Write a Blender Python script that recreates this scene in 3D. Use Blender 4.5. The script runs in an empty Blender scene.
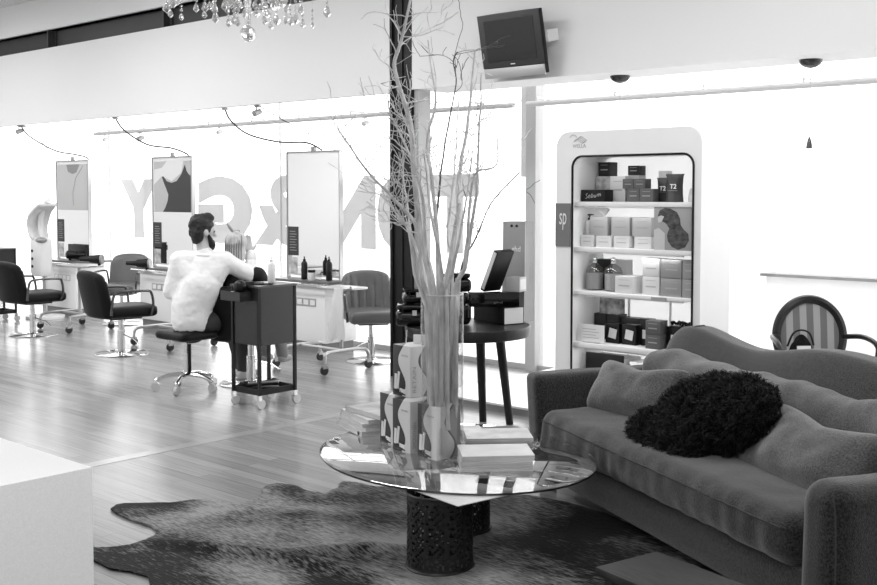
import bpy, bmesh, math, random
from mathutils import Vector, Matrix, noise
R = math.radians
random.seed(7)
SC = bpy.context.scene
COL = SC.collection
V = Vector

# ------------------------------------------------------------------ materials
MATS = {}
def mat(name, g, rough=.6, metal=0., spec=.5, bump=0., bscale=80., var=0., vscale=6., sheen=0., coat=0., stretch=None):
    if name in MATS: return MATS[name]
    m = bpy.data.materials.new(name); m.use_nodes = True
    nt = m.node_tree; b = nt.nodes['Principled BSDF']
    b.inputs['Base Color'].default_value = (g, g, g, 1)
    b.inputs['Roughness'].default_value = rough
    b.inputs['Metallic'].default_value = metal
    b.inputs['Specular IOR Level'].default_value = spec
    if sheen: b.inputs['Sheen Weight'].default_value = sheen; b.inputs['Sheen Roughness'].default_value = .5
    if coat: b.inputs['Coat Weight'].default_value = coat
    if bump or var:
        tc = nt.nodes.new('ShaderNodeTexCoord'); mp = nt.nodes.new('ShaderNodeMapping')
        nt.links.new(tc.outputs['Object'], mp.inputs['Vector'])
        if stretch: mp.inputs['Scale'].default_value = stretch
    if bump:
        n = nt.nodes.new('ShaderNodeTexNoise'); n.inputs['Scale'].default_value = bscale; n.inputs['Detail'].default_value = 3
        bp = nt.nodes.new('ShaderNodeBump'); bp.inputs['Strength'].default_value = bump; bp.inputs['Distance'].default_value = .01
        nt.links.new(mp.outputs[0], n.inputs['Vector']); nt.links.new(n.outputs['Fac'], bp.inputs['Height']); nt.links.new(bp.outputs[0], b.inputs['Normal'])
    if var:
        n = nt.nodes.new('ShaderNodeTexNoise'); n.inputs['Scale'].default_value = vscale; n.inputs['Detail'].default_value = 4
        r = nt.nodes.new('ShaderNodeMapRange'); r.inputs['From Min'].default_value = .3; r.inputs['From Max'].default_value = .7
        r.inputs['To Min'].default_value = max(0, g - var); r.inputs['To Max'].default_value = g + var
        nt.links.new(mp.outputs[0], n.inputs['Vector']); nt.links.new(n.outputs['Fac'], r.inputs['Value']); nt.links.new(r.outputs[0], b.inputs['Base Color'])
    MATS[name] = m
    return m

def glass(name, tint=1., refl=.9, fmin=.0):
    if name in MATS: return MATS[name]
    m = bpy.data.materials.new(name); m.use_nodes = True; nt = m.node_tree; nt.nodes.clear()
    o = nt.nodes.new('ShaderNodeOutputMaterial'); mx = nt.nodes.new('ShaderNodeMixShader')
    t = nt.nodes.new('ShaderNodeBsdfTransparent'); t.inputs['Color'].default_value = (tint,)*3+(1,)
    g = nt.nodes.new('ShaderNodeBsdfGlossy'); g.inputs['Color'].default_value = (refl,)*3+(1,); g.inputs['Roughness'].default_value = .01
    f = nt.nodes.new('ShaderNodeLayerWeight'); f.inputs['Blend'].default_value = .5
    p = nt.nodes.new('ShaderNodeMath'); p.operation = 'POWER'; p.inputs[1].default_value = 5; nt.links.new(f.outputs['Facing'], p.inputs[0])
    a = nt.nodes.new('ShaderNodeMath'); a.operation = 'MULTIPLY_ADD'; a.inputs[1].default_value = .9; a.inputs[2].default_value = .04+fmin; a.use_clamp = True
    nt.links.new(p.outputs[0], a.inputs[0]); fac = a.outputs[0]
    nt.links.new(fac, mx.inputs[0]); nt.links.new(t.outputs[0], mx.inputs[1]); nt.links.new(g.outputs[0], mx.inputs[2]); nt.links.new(mx.outputs[0], o.inputs[0])
    MATS[name] = m
    return m

def translucent(name, col, trans, alpha=0.):
    m = bpy.data.materials.new(name); m.use_nodes = True; nt = m.node_tree; nt.nodes.clear()
    o = nt.nodes.new('ShaderNodeOutputMaterial'); mx = nt.nodes.new('ShaderNodeMixShader'); mx.inputs[0].default_value = trans
    d = nt.nodes.new('ShaderNodeBsdfDiffuse'); d.inputs['Color'].default_value = (col,)*3+(1,)
    t = nt.nodes.new('ShaderNodeBsdfTranslucent'); t.inputs['Color'].default_value = (col,)*3+(1,)
    nt.links.new(d.outputs[0], mx.inputs[1]); nt.links.new(t.outputs[0], mx.inputs[2])
    out = mx
    if alpha:
        m2 = nt.nodes.new('ShaderNodeMixShader'); m2.inputs[0].default_value = alpha; tr = nt.nodes.new('ShaderNodeBsdfTransparent')
        nt.links.new(mx.outputs[0], m2.inputs[1]); nt.links.new(tr.outputs[0], m2.inputs[2]); out = m2
    nt.links.new(out.outputs[0], o.inputs[0]); MATS[name] = m
    return m

WHITE = mat('white_paint', .8, .55); WALL = mat('wall_paint', .82, .8, bump=.05, bscale=200)
BULK = mat('bulkhead_paint', .8, .8, bump=.04, bscale=200)
LAM = mat('white_laminate', .8, .3); GREYM = mat('grey_metal', .35, .4, .3); STEEL = mat('dark_steel', .010, .5, 0, .3, var=.003, vscale=3)
CHROME = mat('chrome', .75, .12, 1.); ALU = mat('brushed_aluminium', .5, .35, .9)
BLACK = mat('black_plastic', .004, .4, 0, .3); BLKGLOSS = mat('black_gloss', .003, .08); LEATHER = mat('black_leather', .004, .45, 0, .2, bump=.15, bscale=120)
LEATHER2 = mat('grey_leather', .12, .38, bump=.12, bscale=120); RUBBER = mat('black_rubber', .015, .5)
FABRIC = mat('sofa_tweed', .025, .95, 0, .1, bump=.4, bscale=220, var=.024, vscale=130, sheen=.45)
FABRIC2 = mat('cushion_tweed', .065, .95, 0, .1, bump=.4, bscale=220, var=.04, vscale=130, sheen=.6)
PIPING = mat('sofa_piping', .045, .9); PAPER = mat('paper', .78, .6); PAPERG = mat('grey_paper', .35, .55); CARD = mat('white_card', .75, .5)
MIRROR = mat('mirror_silver', .9, .02, 1.); GLASSP = glass('window_glass', .97); GLASST = glass('table_glass', .8, 1., .2); GLASSV = glass('vase_glass', .93, .9, .02)
CRYSTAL = glass('crystal', .95, 1., .5)
DECAL = translucent('frosted_vinyl', .66, .55)
STONE = mat('counter_stone', .88, .35, var=.05, vscale=300)
SKIN = mat('skin', .55, .5); HAIRD = mat('dark_hair', .012, .6, bump=.6, bscale=60, stretch=(1, 1, .25)); HAIRL = mat('blonde_hair', .5, .45, bump=.6, bscale=70, stretch=(1, 1, .12), var=.14, vscale=60)
SHIRT = mat('white_shirt', .86, .85, bump=.5, bscale=5., stretch=(1, 1, 3.2)); DENIM = mat('dark_denim', .03, .85); CAPE = mat('dark_cape', .006, .6, 0, .3)
BARK = mat('bleached_bark', .6, .8, bump=.35, bscale=60, var=.16, vscale=35, stretch=(1, 1, .35)); BARKD = mat('dark_bark', .09, .85, bump=.3, bscale=60)
WOOD = mat('pale_wood', .12, .4, var=.05, vscale=14, stretch=(1, 9, 1)); DWOOD = mat('dark_wood', .012, .4, 0, .35)
GBOX = mat('grey_box', .42, .5); LBOX = mat('light_box', .62, .5); DBOX = mat('dark_box', .014, .45, 0, .3); MBOX = mat('mid_box', .10, .5, 0, .3)
PRINT = mat('printed_cover', .45, .35, var=.3, vscale=9)

# ------------------------------------------------------------------ mesh builder
class MB:
    def __init__(s): s.v = []; s.f = []; s.bev = None
    def add(s, vs, fs):
        b = len(s.v); s.v += [V(p) for p in vs]; s.f += [tuple(b+i for i in f) for f in fs]; return s
    def box(s, c, d, rz=0., rx=0., ry=0.):
        M = Matrix.Rotation(rz, 4, 'Z') @ Matrix.Rotation(ry, 4, 'Y') @ Matrix.Rotation(rx, 4, 'X')
        vs = [V(c) + (M @ V((x*d[0]/2, y*d[1]/2, z*d[2]/2))) for x in (-1, 1) for y in (-1, 1) for z in (-1, 1)]
        return s.add(vs, [(0,1,3,2),(4,6,7,5),(0,4,5,1),(2,3,7,6),(0,2,6,4),(1,5,7,3)])
    def b2(s, a, b): return s.box([(p+q)/2 for p, q in zip(a, b)], [abs(q-p) for p, q in zip(a, b)])
    def tube(s, pts, r, n=8, closed=False, cap=True):
        pts = [V(p) for p in pts]; m = len(pts); rs = r if isinstance(r, (list, tuple)) else [r]*m
        t0 = (pts[1]-pts[0]).normalized(); up = V((0,0,1)) if abs(t0.z) < .9 else V((1,0,0)); nx = t0.cross(up).normalized()
        vs = []
        for i, p in enumerate(pts):
            if closed: t = (pts[(i+1)%m]-pts[i-1]).normalized()
            else: t = (pts[min(i+1, m-1)]-pts[max(i-1, 0)]).normalized()
            nx = (nx - t*nx.dot(t)).normalized(); ny = t.cross(nx)
            vs += [p + (nx*math.cos(2*math.pi*k/n)+ny*math.sin(2*math.pi*k/n))*rs[i] for k in range(n)]
        fs = []
        for i in range(m if closed else m-1):
            a, b = i*n, ((i+1)%m)*n
            fs += [(a+k, a+(k+1)%n, b+(k+1)%n, b+k) for k in range(n)]
        if cap and not closed: fs += [tuple(range(n-1, -1, -1)), tuple((m-1)*n+k for k in range(n))]
        return s.add(vs, fs)
    def cyl(s, a, b, r, r2=None, n=20): return s.tube([a, b], [r, r if r2 is None else r2], n)
    def lathe(s, prof, n=28, c=(0,0,0), cap=True):
        c = V(c); vs = [c+V((r*math.cos(2*math.pi*k/n), r*math.sin(2*math.pi*k/n), z)) for r, z in prof for k in range(n)]
        fs = [(i*n+k, i*n+(k+1)%n, (i+1)*n+(k+1)%n, (i+1)*n+k) for i in range(len(prof)-1) for k in range(n)]
        if cap: fs += [tuple(range(n-1,-1,-1)), tuple((len(prof)-1)*n+k for k in range(n))]
        return s.add(vs, fs)
    def sph(s, c, r, u=16, v=10, M=None):
        if not isinstance(r, (list, tuple)): r = (r, r, r)
        c = V(c); vs = []; M = M or Matrix()
        for j in range(1, v):
            th = math.pi*j/v
            vs += [c+(M @ V((r[0]*math.sin(th)*math.cos(2*math.pi*k/u), r[1]*math.sin(th)*math.sin(2*math.pi*k/u), r[2]*math.cos(th)))) for k in range(u)]
        vs += [c+(M @ V((0,0,r[2]))), c+(M @ V((0,0,-r[2])))]; T = (v-1)*u
        fs = [(j*u+k, (j+1)*u+k, (j+1)*u+(k+1)%u, j*u+(k+1)%u) for j in range(v-2) for k in range(u)]
        fs += [(T, k, (k+1)%u) for k in range(u)] + [(T+1, (v-2)*u+(k+1)%u, (v-2)*u+k) for k in range(u)]
        return s.add(vs, fs)
    def cap(s, a, b, ra, rb, n=10):     # tapered capsule with round ends
        a, b = V(a), V(b); t = (b-a).normalized(); pts = []; rs = []
        for k in range(4): q = math.pi/2*k/4; pts.append(a-t*ra*math.cos(q)); rs.append(max(.002, ra*math.sin(q)))
        pts.append(a); rs.append(ra); pts.append(b); rs.append(rb)
        for k in range(1, 5): q = math.pi/2*k/4; pts.append(b+t*rb*math.sin(q)); rs.append(max(.002, rb*math.cos(q)))
        return s.tube(pts, rs, n)
    def prism(s, poly, fn0, fn1):       # poly of (a,b); fn maps (a,b) to 3d
        n = len(poly); vs = [fn0(*p) for p in poly]+[fn1(*p) for p in poly]
        return s.add(vs, [tuple(range(n-1,-1,-1)), tuple(range(n, 2*n))]+[(i, (i+1)%n, n+(i+1)%n, n+i) for i in range(n)])
    def grid(s, fn, nu, nv):
        vs = [fn(i/nu, j/nv) for i in range(nu+1) for j in range(nv+1)]
        return s.add(vs, [(i*(nv+1)+j, (i+1)*(nv+1)+j, (i+1)*(nv+1)+j+1, i*(nv+1)+j+1) for i in range(nu) for j in range(nv)])
    def rbox(s, c, d, r, n=(8,8,8), fn=None):   # rounded box with a dense skin, fn deforms
        c = V(c); h = V(d)/2; bm = bmesh.new(); vid = {}
        def vert(i, j, k):
            key = (i, j, k)
            if key not in vid:
                p = V([ -h[a]+2*h[a]*q/n[a] for a, q in enumerate(key)])
                q = V([max(-h[a]+r, min(h[a]-r, p[a])) for a in range(3)]); e = p-q
                if e.length > 1e-6:
                    w = V([ (abs(e[a])/r)**1. * (1 if e[a] > 0 else -1) for a in range(3)]); m = max(abs(x) for x in w)
                    e = w.normalized()*r*m if m else e
                p = q+e
                if fn: p = V(fn(p+c))-c
                vid[key] = len(s.v)+len(vid); pl.append(p+c)
            return vid[key]
        pl = []; fs = []
        for i in range(n[0]):
            for j in range(n[1]):
                fs += [(vert(i,j,0), vert(i,j+1,0), vert(i+1,j+1,0), vert(i+1,j,0)), (vert(i,j,n[2]), vert(i+1,j,n[2]), vert(i+1,j+1,n[2]), vert(i,j+1,n[2]))]
        for i in range(n[0]):
            for k in range(n[2]):
                fs += [(vert(i,0,k), vert(i+1,0,k), vert(i+1,0,k+1), vert(i,0,k+1)), (vert(i,n[1],k), vert(i,n[1],k+1), vert(i+1,n[1],k+1), vert(i+1,n[1],k))]
        for j in range(n[1]):
            for k in range(n[2]):
                fs += [(vert(0,j,k), vert(0,j,k+1), vert(0,j+1,k+1), vert(0,j+1,k)), (vert(n[0],j,k), vert(n[0],j+1,k), vert(n[0],j+1,k+1), vert(n[0],j,k+1))]
        bm.free(); s.v += pl; s.f += fs; return s
    def xf(s, M, start=0): s.v[start:] = [M @ p for p in s.v[start:]]; return s
    def build(s, name, m, parent=None, bevel=0., smooth=True, loc=None, rot=None, seg=2):
        me = bpy.data.meshes.new(name); me.from_pydata([tuple(p) for p in s.v], [], s.f)
        bm = bmesh.new(); bm.from_mesh(me); bmesh.ops.recalc_face_normals(bm, faces=bm.faces)
        if bevel: bmesh.ops.bevel(bm, geom=[e for e in bm.edges if e.is_manifold and e.calc_face_angle(0) > R(40)], offset=bevel, segments=seg, profile=.6, affect='EDGES', clamp_overlap=True)
        bm.to_mesh(me); bm.free()
        if smooth:
            me.polygons.foreach_set('use_smooth', [True]*len(me.polygons)); me.set_sharp_from_angle(angle=R(38))
        me.materials.append(m); o = bpy.data.objects.new(name, me); COL.objects.link(o)
        if parent: o.parent = parent
        if loc: o.location = loc
        if rot: o.rotation_euler = rot
        return o

def tag(o, label=None, cat=None, group=None, kind=None):
    for k, x in (('label', label), ('category', cat), ('group', group), ('kind', kind)):
        if x: o[k] = x
    return o
def thing(name, label, cat, loc=(0,0,0), rz=0., group=None, rx=0., ry=0.):
    o = bpy.data.objects.new(name, None); COL.objects.link(o); o.empty_display_size = .1
    o.location = loc; o.rotation_euler = (rx, ry, rz); return tag(o, label, cat, group)
def struct(o): o['kind'] = 'structure'; return o
def copy_tree(o, parent=None):
    c = o.copy(); COL.objects.link(c); c.parent = parent
    for ch in list(o.children): copy_tree(ch, c)
    return c
def scaled(o, k): o.scale = k; return o
def dup(o, loc, rz, label, group=None):
    c = copy_tree(o); c.location = loc; c.rotation_euler = (0, 0, rz); c['label'] = label
    if group: c['group'] = group
    return c
def text(name, body, size, m, parent, loc, rot, depth=.0006, bold=0., width=None, shear=0.):
    cu = bpy.data.curves.new(name, 'FONT'); cu.body = body; cu.size = size; cu.extrude = depth; cu.offset = bold; cu.align_x = 'CENTER'; cu.align_y = 'CENTER'; cu.shear = shear; cu.resolution_u = 4
    t = bpy.data.objects.new('t', cu); COL.objects.link(t); bpy.context.view_layer.update()
    me = bpy.data.meshes.new_from_object(t); bpy.data.objects.remove(t); bpy.data.curves.remove(cu); me.name = name
    xs = [p.co.x for p in me.vertices]; ys = [p.co.y for p in me.vertices]
    if width and xs:
        k = width[0]/(max(xs)-min(xs)); ky = width[1]/(max(ys)-min(ys)); cx = (max(xs)+min(xs))/2; cyy = (max(ys)+min(ys))/2
        for p in me.vertices: p.co.x = (p.co.x-cx)*k; p.co.y = (p.co.y-cyy)*ky
    me.materials.clear(); me.materials.append(m); o = bpy.data.objects.new(name, me); COL.objects.link(o)
    if parent: o.parent = parent
    o.location = loc; o.rotation_euler = rot; return o
def smoothpts(pts, k=4):
    pts = [V(p) for p in pts]; out = []
    for i in range(len(pts)-1):
        p0, p1, p2, p3 = pts[max(i-1,0)], pts[i], pts[i+1], pts[min(i+2, len(pts)-1)]
        for j in range(k):
            t = j/k; out.append(.5*((2*p1)+(p2-p0)*t+(2*p0-5*p1+4*p2-p3)*t*t+(3*p1-p0-3*p2+p3)*t**3))
    return out+[pts[-1]]
def remesh(o, vox, it=4, fac=.5):
    r = o.modifiers.new('r', 'REMESH'); r.mode = 'VOXEL'; r.voxel_size = vox; r.use_smooth_shade = True
    s = o.modifiers.new('s', 'SMOOTH'); s.iterations = it; s.factor = fac
    return o

# ------------------------------------------------------------------ room shell
def floor_mat():
    m = bpy.data.materials.new('floor_boards'); m.use_nodes = True; nt = m.node_tree; b = nt.nodes['Principled BSDF']
    tc = nt.nodes.new('ShaderNodeTexCoord'); br = nt.nodes.new('ShaderNodeTexBrick')
    br.inputs['Scale'].default_value = 1.; br.inputs['Brick Width'].default_value = 1.5; br.inputs['Row Height'].default_value = .085
    br.inputs['Mortar Size'].default_value = .0012; br.inputs['Color1'].default_value = (.23,)*3+(1,); br.inputs['Color2'].default_value = (.32,)*3+(1,)
    br.inputs['Mortar'].default_value = (.13,)*3+(1,); br.inputs['Bias'].default_value = 0.; br.offset = .37
    mp = nt.nodes.new('ShaderNodeMapping'); mp.inputs['Scale'].default_value = (.5, 14, 1)
    n = nt.nodes.new('ShaderNodeTexNoise'); n.inputs['Scale'].default_value = 4.; n.inputs['Detail'].default_value = 6; n.inputs['Distortion'].default_value = .6
    r = nt.nodes.new('ShaderNodeMapRange'); r.inputs['From Min'].default_value = .25; r.inputs['From Max'].default_value = .75; r.inputs['To Min'].default_value = .82; r.inputs['To Max'].default_value = 1.18; b.inputs['Specular IOR Level'].default_value = .2
    mx = nt.nodes.new('ShaderNodeMix'); mx.data_type = 'RGBA'; mx.blend_type = 'MULTIPLY'; mx.inputs[0].default_value = 1.
    L = nt.links.new
    L(tc.outputs['Object'], br.inputs['Vector']); L(tc.outputs['Object'], mp.inputs['Vector']); L(mp.outputs[0], n.inputs['Vector']); L(n.outputs['Fac'], r.inputs['Value'])
    L(br.outputs['Color'], mx.inputs[6]); L(r.outputs[0], mx.inputs[7]); L(mx.outputs[2], b.inputs['Base Color'])
    b.inputs['Roughness'].default_value = .2
    r2 = nt.nodes.new('ShaderNodeMapRange'); r2.inputs['To Min'].default_value = .14; r2.inputs['To Max'].default_value = .26
    L(n.outputs['Fac'], r2.inputs['Value']); L(r2.outputs[0], b.inputs['Roughness'])
    bp = nt.nodes.new('ShaderNodeBump'); bp.inputs['Strength'].default_value = .06; bp.inputs['Distance'].default_value = .002
    L(n.outputs['Fac'], bp.inputs['Height']); L(bp.outputs[0], b.inputs['Normal'])
    return m
XL, XR, YB, YG, ZC = -16.2, 3.2, -2.8, 7.82, 3.97
struct(MB().b2((XL-.2, YB-.2, -.1), (XR+.2, YG+.1, 0)).build('floor', floor_mat()))
struct(MB().b2((XL-.2, YB-.2, ZC), (XR+.2, YG+.1, ZC+.1)).build('ceiling', mat('ceiling_texture', .7, .9, bump=.8, bscale=60, var=.12, vscale=40)))
struct(MB().b2((XL-.2, YB-.2, 0), (XL, YG+.1, ZC)).build('wall_left', WALL))
struct(MB().b2((XR, YB-.2, 0), (XR+.2, YG+.1, ZC)).build('wall_right', WALL))
struct(MB().b2((XL, YB-.2, 0), (XR, YB, ZC)).build('wall_back', WALL))
# bulkheads, steel beam and column along the shopfront
YF = 6.70
struct(MB().b2((XL, YF, 2.464), (-6.622, YF+.07, 3.367)).build('wall_bulkhead_left', BULK))
struct(MB().b2((XL, YF-.02, 3.585), (-6.622, YF+.2, ZC)).build('trim_1', BULK))
w = MB().b2((-6.357, YF, 2.474), (XR, YF+.45, ZC)).b2((-6.357, YF-.006, 2.474), (XR, YF, 2.49))
struct(w.build('wall_bulkhead_right', BULK))
b = MB().b2((XL, YF+.12, 3.36), (-6.622, YF+.15, 3.6)).b2((XL, YF+.02, 3.585), (-6.622, YF+.2, 3.6)).b2((XL, YF+.07, 3.35), (-6.622, YF+.2, 3.366))
for x in (-12.52, -10.05, -7.7, -14.9): b.b2((x-.012, YF+.02, 3.36), (x+.012, YF+.13, 3.59)); b.b2((x-.05, YF+.1, 3.36), (x+.05, YF+.13, 3.59))
struct(b.build('trim_2', mat('beam_paint', .045, .5)))
c = MB().b2((-6.622, YF+.02, 0), (-6.36, YF+.032, ZC)).b2((-6.622, YF, 0), (-6.595, YF+.175, ZC)).b2((-6.385, YF, 0), (-6.358, YF+.175, ZC)).b2((-6.50, YF+.008, 0), (-6.48, YF+.03, ZC))
struct(c.build('trim_3', STEEL))
struct(MB().b2((-6.352, YF+.02, .012), (-6.30, YF+.17, 2.474)).build('trim_4', GREYM))  # grey box paints in the window-lit side of the dark column
# raised display ledge inside the right-hand window
struct(MB().b2((-5.62, 6.15, .04), (XR, YG-.03, .055)).build('trim_5', LAM))
struct(MB().b2((-5.6, 6.16, 0), (XR, YG-.03, .04)).build('trim_6', mat('ledge_kick', .25, .5)))
# floor inlay strips
struct(MB().b2((-5.80, 2.2, -.02), (-5.70, 5.6, .0015)).build('trim_7', mat('inlay_wood', .33, .2, var=.03, vscale=8)))
struct(MB().b2((-9.9, 4.56, -.02), (-8.1, 4.61, .0015)).build('trim_8', MATS['inlay_wood']))
# windows
MULL = mat('mullion_paint', .5, .4)
def window(i, x0, x1):
    p = struct(MB().b2((x0, YG, .05), (x1, YG+.012, ZC)).build('window_%d' % i, GLASSP))
    MB().b2((x0, YG-.03, 0), (x1, YG+.05, .05)).build('window_sill', MULL, p)
    return p
w1 = window(1, XL, -5.95); w2 = window(2, -5.84, XR)
MB().b2((-5.95, YG-.07, 0), (-5.84, YG+.06, ZC)).build('mullion', MULL, w2)
MB().b2((-6.29, YG+.3, 1.75), (-6.22, YG+.4, ZC-.6)).build('downpipe', mat('pale_pipe', .6, .5), w2)
for x in (-13.0, -9.45): MB().b2((x-.006, YG-.006, .05), (x+.006, YG+.02, ZC)).build('glazing_joint', mat('joint_silicone', .6, .5), w1)
for x in (-2.7, .6): MB().b2((x-.006, YG-.006, .05), (x+.006, YG+.02, ZC)).build('glazing_joint', MATS['joint_silicone'], w2)
MB().b2((XL, YG-.03, 2.98), (-5.95, YG+.03, 3.02)).build('transom', MATS['joint_silicone'], w1)
# mirrored shop lettering on the glass
lt = thing('window_lettering', 'giant pale frosted letters on the shopfront glass, seen from behind', 'lettering', (-9.2, YG+.018, 1.4))
for ch, x0, x1 in (('Y', -12.75, -11.9), ('U', -11.85, -11.1), ('G', -11.03, -9.97), ('&', -9.93, -9.0), ('I', -8.95, -8.72), ('N', -8.66, -7.95), ('O', -7.93, -7.22), ('T', -7.17, -6.57)):
    hh = .80 if ch in 'GO&' else .76
    o = text('letter', ch, 1., DECAL, lt, ((x0+x1)/2+9.2, 0, 0), (R(90), 0, 0), .002, .05 if ch == '&' else .075, (x1-x0, hh))
    o.scale = (-1, 1, 1)
# outside: pavement and a low wall across the way
struct(MB().b2((-40, YG+.1, -.15), (30, 60, -.06)).build('ground', mat('pavement', .75, .9, var=.05, vscale=1)))
o = thing('boundary_wall', 'low white wall with thin coping seen through the right window', 'wall', (-1.8, 10.6, -.06))
MB().b2((-3.2, 0, 0), (3, .2, .8)).build('wall_body', WHITE, o); MB().b2((-3.25, -.04, .8), (3, .24, .83)).build('coping', mat('coping_grey', .2, .6), o)
# rail under the bulkheads
def rail(x0, x1, label):
    o = thing('curtain_rail', label, 'rail', (x0, 7.6, 2.376))
    MB().cyl((0,0,0), (x1-x0,0,0), .024).build('rail_tube', mat('rail_white', .62, .4), o)
    for k in range(int((x1-x0)/.8)+1): MB().tube([(.1+k*.8, 0, .02), (.1+k*.8, 0, .05), (.1+k*.8, .19, .05)], .01, 6).build('bracket', MATS['rail_white'], o)
    return o
rail(-12.97, -5.97, 'long white rail across the glass above the salon mirrors')
rail(-5.82, 1.5, 'white rail across the glass above the display cabinet')

# ------------------------------------------------------------------ lights
def fill_panel(x, y, sx, sy, e, label):  # out-of-view ceiling fixtures, added as fill to brighten the interior
    o = thing('ceiling_light', label, 'light', (x, y, ZC-.06)); MB().b2((-sx/2-.03, -sy/2-.03, 0), (sx/2+.03, sy/2+.03, .06)).build('housing', WHITE, o)
    l = bpy.data.lights.new('lamp', 'AREA'); l.shape = 'RECTANGLE'; l.size = sx; l.size_y = sy; l.energy = e
    lo = bpy.data.objects.new('lamp', l); COL.objects.link(lo); lo.parent = o; lo.location = (0, 0, -.01)
for x, y, e, lb in ((-.4, -.9, 75, 'white ceiling light panel nearest the right wall'), (-13.4, 4.2, 72, 'white ceiling light panel over the far left styling chairs'), (-9.6, 4.3, 72, 'white ceiling light panel over the seated hairdresser'), (-6.2, 4.2, 55, 'white ceiling light panel in front of the dark column'), (-2.2, 4.6, 60, 'white ceiling light panel over the sofa'), (-9.3, -1.0, 150, 'white ceiling light panel over the reception side'), (-13.2, -.6, 130, 'white ceiling light panel in the back left corner')):
    fill_panel(x, y, 1.5, 1.0, e*1.12, lb)
W = bpy.data.worlds.new('World'); SC.world = W; W.use_nodes = True
W.node_tree.nodes['Background'].inputs['Color'].default_value = (1, 1, 1, 1); W.node_tree.nodes['Background'].inputs['Strength'].default_value = 3.4

# ------------------------------------------------------------------ camera
cd = bpy.data.cameras.new('Camera'); cam = bpy.data.objects.new('Camera', cd); COL.objects.link(cam)
cam.location = (0, 0, 1.6); cam.rotation_euler = (R(87), 0, R(42.1)); cd.sensor_width = 36; cd.lens = 36*1084/877; cd.shift_y = -42.69/877; cd.clip_end = 200
SC.camera = cam
SC.view_settings.view_transform = 'Standard'; SC.view_settings.look = 'None'; SC.view_settings.gamma = 1; SC.view_settings.exposure = 0

# ------------------------------------------------------------------ reception counter (lower left)
tag(MB().b2((-4.6, -1.2, 0), (-2.495, 1.44, .9)).build('reception_counter', STONE, None, .003), 'big white stone reception counter at the lower left', 'counter')

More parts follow.
